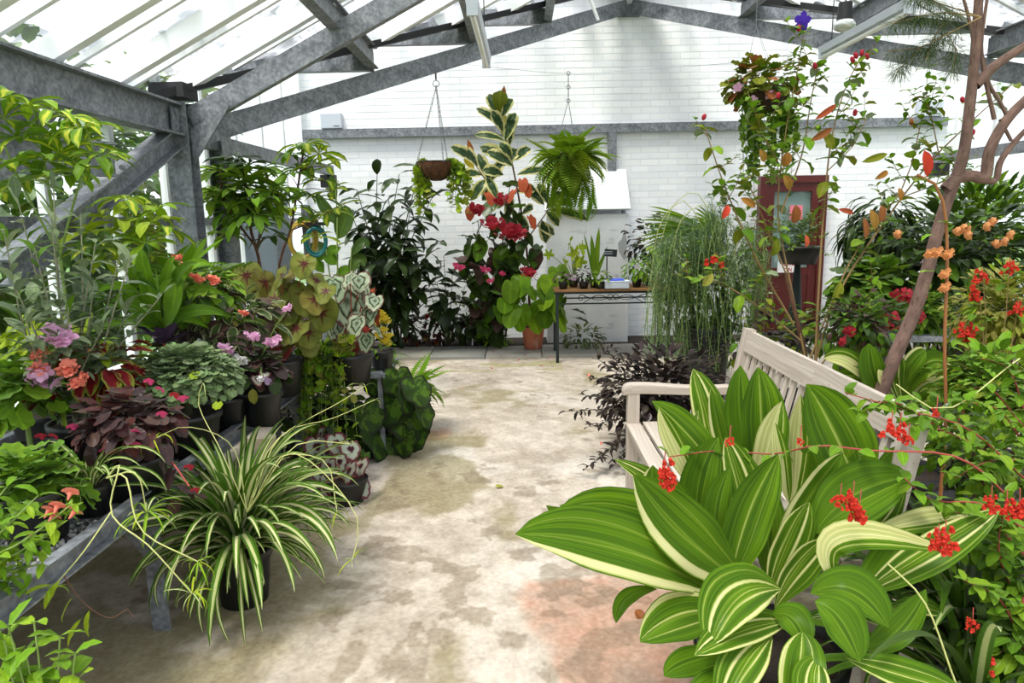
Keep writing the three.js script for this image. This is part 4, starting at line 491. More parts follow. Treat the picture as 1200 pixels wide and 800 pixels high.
{ R = rng(118); const c = P(150, 500, 2.3), b = V(c.x, BT, c.z), p = new Plant('wax_begonia', 'dark wine-leaved begonia with small hot pink flowers', 'plant', b); p.pot(0.12, 0.14); p.cushion(c, V(px(62, 2.3), px(46, 2.3), 0.16), 230, { geos: [...G.begonia, ...G.heart], mats: [...L.wine, L.wine2[0], L.wine2[1]], size: [0.045, 0.075], low: -0.6, tilt: 0.4, fill: 0.5 }); for (const [u, v] of [[200, 555], [215, 570], [190, 545], [205, 590], [218, 550], [195, 525], [225, 575]]) p.leaf(pick(G.begonia), pick(L.wine), P(u, v, 2.2), rr(0, 6), rr(-1, 0), 0, 0.07); p.stem([b, c], 0.01, 0.008, ST.red); p.stem([c, P(200, 540, 2.2), P(222, 570, 2.15)], 0.004, 0.003, ST.red);
  for (const [u, v] of [[175, 446], [188, 455], [214, 466], [190, 484], [160, 505], [159, 520], [85, 499], [63, 510], [48, 510], [132, 530], [222, 546], [230, 573], [205, 462], [122, 528], [137, 528]]) p.bloom(G.flower4, R() > 0.4 ? F.hot : F.crimson, P(u, v, 2.17), rr(-0.6, 0.6), 0.9, 0.02); p.done(); }
{ R = rng(119); const c = P(108, 440, 2.55), b = V(c.x, BT, c.z), p = new Plant('coleus', 'crimson and lime coleus among the pelargoniums', 'plant', b); p.pot(0.11, 0.16); p.stem([b, c], 0.012, 0.008, ST.red); p.cushion(c, V(0.17, 0.17, 0.15), 70, { geos: G.ovate, mats: [...L.coleus, L.coleus[0], L.lime[1]], size: [0.09, 0.14], low: -0.5, tilt: 0.6, fill: 0.4 }); for (const [u, v] of [[112, 395], [130, 402], [95, 385]]) { const q = P(u, v, 2.5); p.stem([c, q], 0.003, 0.002, ST.pale); for (let k = 0; k < 12; k++) p.tiny(G.small[0], L.lime[2], q.clone().add(V(0, -0.006 * k, 0)), k * 2.4, 0.1, 0, 0.02); } p.done(); }
{ R = rng(120); const c = P(40, 405, 2.75), b = V(c.x, BT, c.z), p = new Plant('fig_leaf_plant', 'lime-green lobed leaves behind the pink pelargonium', 'plant', b); p.pot(0.12, 0.18); p.stem([b, c], 0.012, 0.008); facing(p, [[15, 388, 46], [40, 385, 46], [25, 405, 50], [60, 378, 40], [8, 415, 46], [88, 385, 44], [100, 378, 36], [45, 420, 46], [70, 405, 40], [10, 395, 44], [85, 400, 40], [30, 372, 36]], 2.72, G.fig, L.lime, { base: c.clone(), smat: ST.green, lean: 0.6 }); p.done(); }
{ R = rng(121); const c = P(262, 375, 3.3), b = V(c.x, BT, c.z), p = new Plant('variegated_trailer', 'cream-edged trailing foliage below the olive begonia', 'plant', b); p.pot(0.13, 0.14); p.stem([b, c], 0.02, 0.02, ST.dark); p.cushion(c, V(px(70, 3.3), px(36, 3.3), 0.2), 230, { geos: G.ovate, mats: [...L.vari, L.wine[2]], size: [0.075, 0.11], low: -0.5, tilt: 0.5, fill: 0.5 }); p.cushion(P(245, 415, 3.1), V(0.22, 0.12, 0.18), 110, { geos: G.ovate, mats: [...L.wine, L.vari[1]], size: [0.07, 0.1], low: -0.5, tilt: 0.5 }); p.done(); }
{ R = rng(122); const c = P(192, 402, 2.95), b = V(c.x, BT, c.z), p = new Plant('purple_heart', 'purple-leaved plant above the grey-green mound', 'plant', b); p.pot(0.08, 0.14); p.stem([b, c], 0.008, 0.006, ST.red); p.rosette(c, 16, { geos: G.lance, mats: L.purple, size: [0.09, 0.15], pitch: [0.1, 1.2] }); p.done(); }
{ R = rng(123); const p0 = bt(300, 478), b = V(p0.x, BT, p0.z), c = P(300, 440, 3.1), p = new Plant('plectranthus', 'dusky veined foliage plant in a black pot near the staging edge', 'plant', b); p.pot(0.1, 0.15); p.stem([b, c], 0.01, 0.01, ST.dark); p.cushion(c, V(0.14, 0.09, 0.13), 60, { geos: G.heart, mats: [...L.wine, L.rexP[1], L.dark[1]], size: [0.06, 0.09], low: -0.4, tilt: 0.5 }); for (const [u, v] of [[240, 435], [248, 440], [262, 462], [312, 445]]) p.bloom(G.flower4, F.mauve, P(u, v, 2.95), 0, 1, 0.03); p.leaf(G.ovate[1], L.yellow[0], P(296, 455, 3.0), 0.2, -1.4, 0, 0.08); p.done(); }
{ R = rng(124); const c = P(372, 425, 3.95), b = V(c.x, BT, c.z), p = new Plant('trailing_ivy', 'yellow-green ivy trailing down the end of the staging', 'ivy', b); p.pot(0.1, 0.14); p.stem([b, c], 0.01, 0.01); for (let k = 0; k < 36; k++) { const u = rr(338, 412), t = P(u + rr(-6, 10), rr(430, 545), 3.9 + rr(-0.15, 0.1)); p.branch([c, P(u, rr(395, 412), 3.9 + rr(-0.15, 0.1)), P(u, rr(420, 440), 3.85), t], 0.002, 0.0015, { geos: [...G.ivy, ...G.heart], mats: R() > 0.45 ? [L.lime[1], L.fresh[1], L.yellow[1]] : [...L.mid, L.dark[0]], n: 16, from: 0.2, size: [0.055, 0.085], pitch: [-1.2, -0.1] }); } p.done(); }
{ R = rng(125); const c = P(404, 402, 4.1), b = V(c.x, BT, c.z), p = new Plant('lavender', 'silvery blue-green fine-leaved mound above the ivy', 'plant', b); p.pot(0.1, 0.12); p.stem([b, c], 0.01, 0.01); for (let k = 0; k < 900; k++) { const a = rr(0, 6.28), y = rr(-0.5, 1), q = Math.sqrt(1 - y * y); p.tiny(pick(G.needle), pick(L.blue), V(c.x + Math.sin(a) * q * 0.09, c.y + y * 0.1, c.z + Math.cos(a) * q * 0.1), a, rr(-0.2, 1.2), 0, rr(0.03, 0.06)); } for (let k = 0; k < 20; k++) { const t = P(rr(395, 450), rr(355, 400), 4.05); p.stem([c, c.clone().lerp(t, 0.5).add(V(0, 0.03, 0)), t], 0.0015, 0.001, ST.pale, 4); } p.done('needles'); }
{ R = rng(126); const c = P(446, 388, 4.35), b = V(c.x, BT, c.z), p = new Plant('stonecrop', 'small plant with yellow flower spikes beside the silver begonia', 'plant', b); p.pot(0.08, 0.12); for (const [u, v] of [[446, 370], [451, 376], [441, 380], [449, 388], [455, 395], [444, 395], [452, 402]]) { const q = P(u, v, 4.3); p.stem([b, c, q], 0.003, 0.002); p.bloom(pick(G.head), F.yellow, q, 0, 0.4, 0.05); } p.cushion(P(446, 408, 4.35), V(0.08, 0.08, 0.08), 40, { geos: G.small, mats: L.mid, size: [0.03, 0.05] }); p.done();
  const st = thing('low_staging', 'short lower staging carrying pots beyond the long one', 'staging', V(-1.25, 0, -4.45)); mesh('shelf', B3(0.75, 0.03, 0.5, 0, BT - 0.02, 0), M.galv, st); for (const x of [-0.34, 0.34]) for (const z of [-0.22, 0.22]) mesh('leg', B3(0.03, BT - 0.03, 0.03, x, (BT - 0.03) / 2, z), M.galv, st); }
{ R = rng(127); const q = onY(455, 528, 0), b = V(q.x, 0, q.z - 0.12), p = new Plant('painted_begonia', 'large begonia with deep green pale-veined leaves on the floor', 'plant', b); p.pot(0.15, 0.22);
  facing(p, [[440, 508, 62], [456, 472, 52], [481, 488, 62], [490, 455, 46], [466, 518, 50], [480, 462, 44], [430, 484, 46], [468, 445, 44], [496, 482, 40], [448, 528, 44], [425, 510, 46], [476, 515, 44], [445, 448, 44], [415, 495, 40], [488, 508, 40]], 4.2, G.rex, L.rexG, { base: V(b.x, 0.2, b.z), lean: 0.95 }); p.done(); }
{ R = rng(128); const c = P(478, 455, 4.75), b = V(c.x, 0, c.z), p = new Plant('asparagus_fern', 'feathery pale green fern spilling towards the paved strip', 'fern', b); p.pot(0.13, 0.2); p.stem([b, c], 0.02, 0.02, ST.dark); for (let k = 0; k < 26; k++) { const a = rr(-0.6, 2.6); p.leaf(pick(G.frond), pick([L.fresh[0], L.mid[2], L.fresh[1]]), c.clone().add(V(rr(-0.05, 0.05), 0, 0)), a, rr(0.0, 1.0), 0, rr(0.2, 0.36), 'frond'); } p.done();
  const c2 = P(440, 415, 4.6), b2 = V(c2.x, BT, c2.z), p2 = new Plant('asparagus_fern', 'fine green foliage under the yellow flower spikes', 'fern', b2); p2.pot(0.09, 0.12); p2.stem([b2, c2], 0.01, 0.01); for (let k = 0; k < 18; k++) p2.leaf(pick(G.frond), pick(L.mid), c2, rr(0, 6.28), rr(-0.3, 0.8), 0, rr(0.15, 0.28), 'frond'); p2.done(); }
{ R = rng(129); const q = onY(402, 596, 0), b = V(q.x, 0, q.z - 0.1), p = new Plant('rex_begonia', 'silver and wine spiral-leaved begonia on the floor by the spider plant', 'plant', b); p.pot(0.11, 0.13);
  facing(p, [[408, 550, 34], [390, 566, 34], [422, 545, 28], [402, 586, 34], [376, 552, 32], [424, 570, 26], [412, 572, 30], [385, 545, 28], [398, 540, 26], [372, 575, 28], [418, 590, 24]], 3.5, G.rex, L.rexP, { base: V(b.x, 0.13, b.z) }); p.done(); }
{ // the big spider plant
  R = rng(130); const q = onY(277, 716, 0), b = V(q.x, 0, q.z - 0.09), c = V(b.x, 0.24, b.z), p = new Plant('spider_plant', 'large striped spider plant in a black pot on the floor', 'plant', b); p.pot(0.115, 0.22);
  p.rosette(c, 150, { geos: G.strap, mats: L.spider, size: [0.4, 0.62], pitch: [0.6, 1.55], r: 0.06 }); p.rosette(c, 55, { geos: G.strap, mats: L.spider, size: [0.28, 0.45], pitch: [0.1, 0.8], r: 0.07 });
  for (const [m, t] of [[[282, 690], [288, 758]], [[295, 680], [308, 742]], [[240, 680], [238, 742]], [[255, 690], [270, 755]], [[200, 660], [186, 712]]]) p.strap(c, P(...m, 2.25), P(...t, 2.18), 0.022, L.spider[0], { pr: prof(0.25, 0.5), fold: 0.4 });
  const run = (pts, n) => { p.stem(pts.map(([u, v, d]) => P(u, v, d)), 0.0025, 0.0018, ST.pale, 4); const e = P(...pts[pts.length - 1]); p.rosette(e, n, { geos: G.strap, mats: [L.lime[2], L.spider[0]], size: [0.05, 0.1], pitch: [-0.3, 0.9], r: 0.004, name: 'plantlet_leaf' }); };
  run([[290, 600, 2.4], [340, 530, 2.35], [420, 610, 2.2], [413, 655, 2.15]], 9); run([[290, 600, 2.4], [320, 520, 2.6], [400, 470, 2.8], [428, 452, 2.9]], 4); run([[290, 600, 2.4], [330, 510, 2.6], [390, 490, 2.8], [440, 468, 2.9]], 3); run([[290, 600, 2.4], [310, 540, 2.5], [380, 540, 2.5], [395, 600, 2.4]], 6); run([[290, 600, 2.4], [270, 520, 2.4], [215, 500, 2.3], [180, 515, 2.2]], 5); run([[290, 600, 2.4], [260, 530, 2.4], [232, 470, 2.5], [238, 448, 2.5]], 3); run([[290, 600, 2.4], [350, 520, 2.4], [410, 520, 2.5]], 4); p.done(); }
{ R = rng(131); const q = bt(120, 600), b = V(q.x - 0.03, BT, q.z), c = V(b.x, BT + 0.1, b.z), p = new Plant('spider_plant', 'small striped spider plant in a pot on the staging edge', 'plant', b); p.pot(0.065, 0.1); p.rosette(c, 40, { geos: [G.strap[2], G.strap[1]], mats: L.spider, size: [0.2, 0.32], pitch: [0.6, 1.4], r: 0.03 });
  const run = (pts, n, sz = 0.09) => { p.stem(pts.map(([u, v, d]) => P(u, v, d)), 0.0028, 0.002, ST.pale, 4); const e = P(...pts[pts.length - 1]); p.rosette(e, n, { geos: G.strap, mats: [L.lime[2], L.spider[0], L.fresh[0]], size: [sz * 0.6, sz], pitch: [-0.4, 1.0], r: 0.004, name: 'plantlet_leaf' }); };
  run([[125, 560, 1.9], [140, 545, 1.85], [130, 600, 1.8], [175, 640, 1.75], [225, 695, 1.75]], 14, 0.1); run([[125, 560, 1.9], [148, 560, 1.8], [165, 620, 1.75], [232, 658, 1.75]], 10, 0.09); run([[130, 600, 1.8], [95, 650, 1.7], [60, 690, 1.65]], 8, 0.08); run([[125, 560, 1.9], [160, 555, 1.85], [172, 600, 1.85]], 20, 0.14);
  p.stem([P(75, 675, 1.65), P(100, 708, 1.65), P(130, 724, 1.65), P(150, 714, 1.65), P(157, 725, 1.65)], 0.002, 0.0015, ST.brown, 4); for (const [u, v, a] of [[70, 680, -0.6], [85, 700, -0.9], [95, 725, -0.8], [105, 715, -1.2], [62, 685, 0.4]]) p.leaf(G.lance[0], L.lime[0], P(u, v, 1.65), -1.2 + R(), a, 0, 0.075); p.done(); }
function leafy(label, seed, b, tips, D, o, flowers, fm, cat = 'plant', nm = 'lipstick_plant', pot) { R = rng(seed); const p = new Plant(nm, label, cat, b); if (pot) p.pot(...pot); for (const [u, v, d] of tips) { const t = P(u, v, d ?? D); p.branch([b.clone().add(V(rr(-0.03, 0.03), pot ? pot[1] * 0.85 : 0, rr(-0.03, 0.03))), b.clone().lerp(t, 0.55).add(V(rr(-0.02, 0.02), rr(0.02, 0.06), 0)), t], 0.004, 0.002, o); } (flowers ?? []).forEach(([u, v, d, s]) => p.bloom(G.trumpet, fm, P(u, v, d ?? D), rr(-0.5, 0.5), 0.9, s ?? 0.03)); return p.done(); }
leafy('leafy plant with coral tubular flowers at the near staging corner', 132, V(-1.42, BT, -1.5), [[20, 600], [45, 580], [85, 590], [75, 610], [35, 640], [10, 640], [50, 660], [15, 675], [5, 610], [60, 625], [30, 690], [8, 570]], 1.62, { geos: G.lance, mats: [...L.fresh, L.mid[0]], n: 8, pairs: true, size: [0.05, 0.085], pitch: [-0.5, 0.6], from: 0.2 }, [[80, 584, 1.6], [64, 600, 1.6], [53, 605, 1.6], [82, 606, 1.6], [57, 612, 1.6], [33, 630, 1.6, 0.02]], F.coral, 'plant', 'lipstick_plant', [0.08, 0.13]);
leafy('fresh green pointed leaves low in the corner under the staging', 133, V(-1.0, 0, -1.22), [[10, 735], [40, 730], [70, 745], [88, 765], [30, 765], [60, 785], [90, 798], [10, 775], [20, 800], [50, 810], [75, 812], [5, 750]], 1.28, { geos: G.ovate, mats: [...L.fresh, L.mid[0]], n: 8, pairs: true, size: [0.055, 0.085], pitch: [-0.5, 0.5], from: 0.3 }, [], F.coral, 'plant', 'trailing_plant', [0.1, 0.18]);

{ R = rng(134); const c = P(385, 500, 4.3), b = V(c.x, 0, c.z), p = new Plant('ivy_plant', 'dark leafy plant on the floor under the end of the staging', 'plant', b); p.pot(0.14, 0.2); p.stem([b, c], 0.012, 0.008, ST.dark); p.cushion(c, V(0.34, 0.32, 0.2), 260, { geos: [...G.heart, ...G.ivy], mats: [...L.dark, L.deep[2], L.mid[1], L.olive[0]], size: [0.07, 0.12], low: -0.9, tilt: 0.6, fill: 0.4 }); p.cushion(c, V(0.3, 0.3, 0.18), 350, { geos: G.heart, mats: [L.deep[0], L.dark[1]], size: [0.09, 0.13], tiny: true, low: -1, tilt: 0.6, fill: 0.2 }); p.done(); }
{ R = rng(135); const q = onY(385, 548, 0), b = V(q.x - 0.12, 0, q.z - 0.05), p = new Plant('rex_begonia', 'pewter-leaved begonia between the staging leg and the painted begonia', 'plant', b); p.pot(0.12, 0.14); facing(p, [[372, 522, 34], [395, 518, 34], [360, 535, 32], [412, 525, 30], [385, 535, 34], [405, 538, 28], [425, 535, 26], [375, 508, 28]], 3.75, G.rex, [L.rexS[1], L.rexP[0], L.rexG[1]], { base: V(b.x, 0.13, b.z) }); p.done(); }
/* ------------------------------------------------------------------ along the back wall */
{ // coir hanging basket
  R = rng(201); const rimC = P(511, 190, 6.9), b = rimC.clone(), p = new Plant('hanging_basket', 'coir-lined hanging basket with lime ivy trailing from both sides', 'hanging basket', b), r = 0.19;
  const coir = std(0x5b3a24, { roughness: 1, bumpMap: T.grain, bumpScale: 0.012 }); mesh('liner', new THREE.SphereGeometry(r, 24, 10, 0, 6.284, Math.PI / 2, Math.PI / 2).scale(1, 0.95, 1), coir, p.o); mesh('soil', new THREE.CylinderGeometry(r * 0.98, r * 0.98, 0.01, 24), M.soil, p.o).position.y = -0.005; mesh('rim', new THREE.TorusGeometry(r, 0.005, 6, 32).rotateX(Math.PI / 2), M.black, p.o);
  const wires = new MB(); for (let k = 0; k < 10; k++) { const a0 = k * 0.628; for (const s of [1, -1]) wires.tube(Array.from({ length: 6 }, (_, i) => { const e = i / 5 * 1.35, a = a0 + s * i * 0.13; return V(Math.sin(a) * Math.cos(e) * r * 1.01, -Math.sin(e) * r * 0.96, Math.cos(a) * Math.cos(e) * r * 1.01); }), 0.002, 0.002, 4, 2); } mesh('wire_frame', wires.geo(), M.black, p.o);
  const top = P(511, 98, 6.9).sub(b), ring = new THREE.TorusGeometry(0.03, 0.004, 6, 18).translate(top.x, top.y, top.z); mesh('ring', ring, M.galv, p.o); const hk = P(511, 70, 6.9).sub(b); mesh('hook', tubeGeo([hk, V(top.x, top.y + 0.08, top.z), V(top.x, top.y + 0.03, top.z)], 0.012, 0.008, 6), M.black, p.o);
  const link = new THREE.TorusGeometry(0.014, 0.0028, 4, 8).scale(0.6, 1, 1); for (let k = 0; k < 3; k++) { const a = 0.5 + k * 2.09, e = V(Math.sin(a) * r, 0, Math.cos(a) * r), s = V(top.x, top.y - 0.03, top.z), n = Math.floor(s.distanceTo(e) / 0.022), ch = new MB(), d = e.clone().sub(s).normalize(), q = new THREE.Quaternion().setFromUnitVectors(V(0, 1, 0), d); for (let i = 0; i <= n; i++) ch.add(link, new THREE.Matrix4().compose(s.clone().lerp(e, i / n), q.clone().multiply(new THREE.Quaternion().setFromAxisAngle(V(0, 1, 0), (i % 2) * 1.57)), V(1, 1, 1))); mesh('chain', ch.geo(), M.galv, p.o); }
  for (let k = 0; k < 60; k++) { const left = k % 2, u = left ? rr(484, 508) : rr(524, 556), s = rimC.clone().add(V(left ? -0.12 : 0.12, 0.02, rr(-0.08, 0.12))); p.branch([s, P((u + 511) / 2 + (left ? -10 : 10), 195, 6.9 + rr(-0.1, 0.15)), P(u, rr(212, 250), 6.85 + rr(-0.12, 0.12))], 0.002, 0.0015, { geos: [...G.ivy, ...G.heart], mats: [L.lime[0], L.lime[1], L.fresh[0], L.olive[1]], n: 10, from: 0.1, size: [0.075, 0.115], pitch: [-1.1, 0.2] }); } p.done(); }
{ // variegated rubber plant
  R = rng(202); const q0 = P(620, 300, 7.6), b = V(q0.x + 0.0, 0.02, -7.95), p = new Plant('rubber_plant', 'tall cream-edged rubber plant against the white wall', 'plant', b), D = 7.6;
  const main = [b, P(618, 300, D), P(605, 215, D), P(595, 170, D), P(585, 140, D)], sd = [P(612, 260, D), P(572, 215, D), P(552, 185, D)], rt = [P(618, 280, D), P(645, 240, D), P(650, 215, D)];
  p.stem(main, 0.018, 0.008, ST.brown); p.stem(sd, 0.008, 0.005, ST.brown); p.stem(rt, 0.008, 0.005, ST.brown);
  for (const [a, t, w, k] of [[[586, 140], [573, 110], 16, 0], [[586, 135], [586, 106], 18, 2], [[588, 138], [601, 116], 12, 0], [[588, 148], [558, 127], 12, 0], [[590, 155], [576, 130], 14, 0], [[592, 165], [604, 132], 16, 0], [[590, 160], [585, 122], 12, 3], [[597, 172], [600, 140], 10, 0], [[592, 165], [556, 158], 10, 0], [[600, 185], [585, 168], 14, 0], [[603, 188], [622, 174], 14, 0], [[602, 195], [570, 178], 16, 0], [[600, 190], [562, 172], 18, 0], [[606, 205], [640, 200], 12, 0], [[608, 215], [638, 240], 14, 0], [[590, 205], [565, 200], 16, 0], [[590, 195], [608, 175], 16, 0], [[575, 215], [560, 180], 14, 0], [[572, 215], [590, 190], 14, 0], [[560, 195], [540, 172], 14, 0], [[558, 190], [528, 172], 14, 0], [[565, 205], [540, 205], 14, 0], [[570, 210], [552, 235], 14, 0], [[580, 220], [565, 235], 14, 0], [[590, 225], [572, 250], 14, 0], [[605, 225], [628, 222], 14, 0], [[640, 245], [660, 225], 12, 0], [[643, 240], [630, 215], 12, 0], [[648, 230], [655, 200], 10, 1], [[646, 235], [668, 240], 10, 0], [[642, 245], [690, 258], 12, 0], [[640, 248], [655, 265], 12, 0], [[635, 258], [640, 285], 14, 0], [[630, 265], [650, 275], 14, 0], [[620, 270], [605, 255], 14, 0], [[612, 250], [625, 245], 14, 0], [[600, 230], [595, 255], 12, 0], [[570, 208], [582, 232], 12, 0]]) { const A = P(...a, D + rr(-0.05, 0.05)), Tt = P(...t, D + rr(-0.15, 0.12)), m = A.clone().lerp(Tt, 0.5).add(V(0, 0.02, 0.03)); p.strap(A, m, Tt, px(w, D), [L.ficus[k ? 1 : R() > 0.5 ? 0 : 1], L.yellow[0], L.olive[2], L.yellow[2]][k] ?? L.ficus[0], { pr: prof(0.7, 0.5), nl: 6, fold: 0.15 }); }
  for (const [a, t] of [[[588, 130], [591, 100]], [[556, 190], [548, 163]]]) p.strap(P(...a, D), P((a[0] + t[0]) / 2, (a[1] + t[1]) / 2, D), P(...t, D), px(7, D), L.orange[2], { nl: 5 }); p.strap(P(556, 198, D), P(550, 192, D), P(543, 186, D), px(8, D), F.yellow, { nl: 5 }); p.strap(P(590, 160, D), P(589, 148, D), P(588, 135, D), px(6, D), F.yellow, { nl: 5 }); p.done(); }
{ // cane begonia with red trusses
  R = rng(203); const q0 = P(580, 395, 7.75), b = V(q0.x, 0.02, -7.95), p = new Plant('cane_begonia', 'tall angel-wing begonia with drooping red flower trusses', 'plant', b);
  for (const [u, v, d] of [[598, 215, 7.5], [575, 240, 7.4], [560, 258, 7.4], [545, 275, 7.5], [610, 240, 7.4], [620, 265, 7.4], [540, 300, 7.5], [560, 310, 7.4], [600, 300, 7.5], [630, 290, 7.6], [575, 340, 7.5], [550, 350, 7.5], [605, 325, 7.65], [590, 270, 7.4], [585, 305, 7.5], [560, 375, 7.6]]) { const t = P(u, v, d); p.branch([b.clone().add(V(rr(-0.12, 0.12), 0, 0)), b.clone().lerp(t, 0.55).add(V(rr(-0.05, 0.05), 0.05, 0)), t], 0.009, 0.004, { geos: G.begonia, mats: [...L.dark, L.mid[1], L.mid[1], L.deep[2], L.wine[2]], n: 10, from: 0.35, size: [0.2, 0.3], pitch: [-0.9, 0.1], smat: ST.dark, tip: 0.85 }); }
  for (const [u, v, s] of [[588, 238, 0.12], [558, 250, 0.13], [577, 264, 0.15], [597, 278, 0.2], [537, 314, 0.09], [618, 323, 0.12], [568, 317, 0.08], [575, 330, 0.06], [588, 322, 0.05], [605, 276, 0.14]]) p.bloom(pick(G.cluster), s > 0.1 ? F.crimson : F.hot, P(u, v, 7.0), rr(0, 6), 0.3, s); for (const [u, v] of [[612, 212], [600, 225], [572, 228], [552, 245], [622, 255], [618, 218]]) p.leaf(pick(G.begonia), L.red[1], P(u, v, 7.2), rr(-1, 1), -0.6, 0, 0.16); p.done(); }
{ R = rng(204); const q = onY(625, 411, 0), b = V(q.x, 0.03, q.z), p = new Plant('heart_leaf_plant', 'green heart-leaved plant in a terracotta pot on the paving', 'potted plant', b); p.pot(0.13, 0.26, M.clay);
  facing(p, [[610, 335, 26], [620, 344, 20], [598, 342, 22], [635, 350, 20], [612, 370, 22], [625, 378, 24], [640, 372, 22], [600, 372, 22], [650, 350, 26], [655, 378, 24], [630, 362, 22], [595, 385, 20], [615, 388, 20], [640, 358, 20], [648, 385, 22], [620, 395, 20], [643, 392, 18], [655, 360, 22], [592, 360, 20], [605, 352, 22], [645, 335, 26], [655, 325, 26], [640, 340, 24], [660, 370, 20], [608, 380, 20], [634, 384, 20], [585, 370, 20]].filter(([, v]) => v < 382).map(([u, v, d]) => [u, v - 5, d * 1.3]), 7.35, G.heart, [L.fresh[1], L.fresh[0], L.mid[0], L.mid[1]], { base: V(b.x, 0.25, b.z), smat: ST.green, dj: 0.15 }); for (const [u, v] of [[668, 362], [672, 372]]) p.leaf(G.ovate[0], L.deep[0], P(u, v, 7.5), 1.2, -0.2, 0, 0.2); p.done(); }
{ // hanging fern
  R = rng(205); const c = P(667, 180, 7.2), b = c.clone(), p = new Plant('hanging_fern', 'hanging basket of bright green fern in front of the rail', 'hanging basket', b); mesh('liner', new THREE.SphereGeometry(0.15, 18, 8, 0, 6.284, Math.PI / 2, Math.PI / 2), std(0x3a2c1e, { roughness: 1, bumpMap: T.grain, bumpScale: 0.012 }), p.o); mesh('soil', new THREE.CylinderGeometry(0.147, 0.147, 0.01, 20), M.soil, p.o);
  for (let k = 0; k < 170; k++) { const a = rr(0, 6.28), s = c.clone().add(V(Math.sin(a) * rr(0, 0.12), rr(-0.08, 0.05), Math.cos(a) * rr(0, 0.12))); p.leaf(pick(G.frond), pick([L.fresh[0], L.lime[2], L.mid[2], L.lime[1]]), s, a, rr(-1.1, 0.75), rr(-0.3, 0.3), rr(0.28, 0.46), 'frond'); } for (let k = 0; k < 30; k++) p.leaf(G.frond[1], pick(L.fresh), P(rr(645, 695), rr(195, 228), 7.15), rr(-1, 1), -1.2, 0, rr(0.25, 0.35), 'frond');
  const top = P(666, 118, 7.2).sub(b), hk = P(666, 86, 7.2).sub(b), ch = new MB(); for (let k = 0; k < 3; k++) { const a = k * 2.09 + 0.4; ch.tube([top, V(Math.sin(a) * 0.15, 0, Math.cos(a) * 0.15)], 0.003, 0.003, 4); } ch.tube([hk, top], 0.004, 0.004, 4); for (let i = 0; i < 5; i++) ch.add(new THREE.TorusGeometry(0.018, 0.004, 5, 10), new THREE.Matrix4().makeRotationY(i % 2 * 1.57).setPosition(top.clone().lerp(hk, i / 4))); mesh('chain', ch.geo(), M.galv, p.o); p.done(); }
{ // ivy basket on the right
  R = rng(206); const c = P(897, 105, 6.3), b = c.clone(), p = new Plant('hanging_basket', 'hanging basket of ivy geranium with russet top behind the tibouchina', 'hanging basket', b); mesh('liner', new THREE.SphereGeometry(0.2, 18, 8, 0, 6.284, Math.PI / 2, Math.PI / 2), std(0x3a2c1e, { roughness: 1 }), p.o); mesh('soil', new THREE.CylinderGeometry(0.197, 0.197, 0.01, 20), M.soil, p.o);
  p.cushion(P(893, 102, 6.3), V(0.34, 0.27, 0.3), 190, { geos: [...G.ivy, ...G.round], mats: [L.olive[0], L.olive[2], L.olive[1], L.orange[2], L.mid[1], L.olive[2]], size: [0.09, 0.13], low: -0.6, tilt: 0.5, fill: 0.5 }); for (let k = 0; k < 34; k++) { const u = rr(868, 935), t = P(u, rr(165, 228), 6.25 + rr(-0.15, 0.15)); p.branch([c.clone().add(V(rr(-0.15, 0.15), 0.03, rr(-0.1, 0.15))), P(u, rr(120, 140), 6.25), t], 0.003, 0.002, { geos: [...G.ivy, ...G.heart], mats: [...L.mid, L.fresh[1], L.dark[2]], n: 12, from: 0.25, size: [0.08, 0.13], pitch: [-1.2, 0] }); }
  for (const [u, v] of [[882, 118], [865, 103], [903, 112]]) p.bloom(G.flower5, F.pink, P(u, v, 6.05), 0, 0.9, 0.05); const top = P(886, 30, 6.3).sub(b), ch = new MB(); for (let k = 0; k < 3; k++) { const a = k * 2.09; ch.tube([top, V(Math.sin(a) * 0.2, 0, Math.cos(a) * 0.2)], 0.002, 0.002, 4); } ch.tube([V(top.x, hA(c.x) - c.y - 0.03, top.z), top], 0.003, 0.003, 4); mesh('chain', ch.geo(), M.galv, p.o); p.done(); }
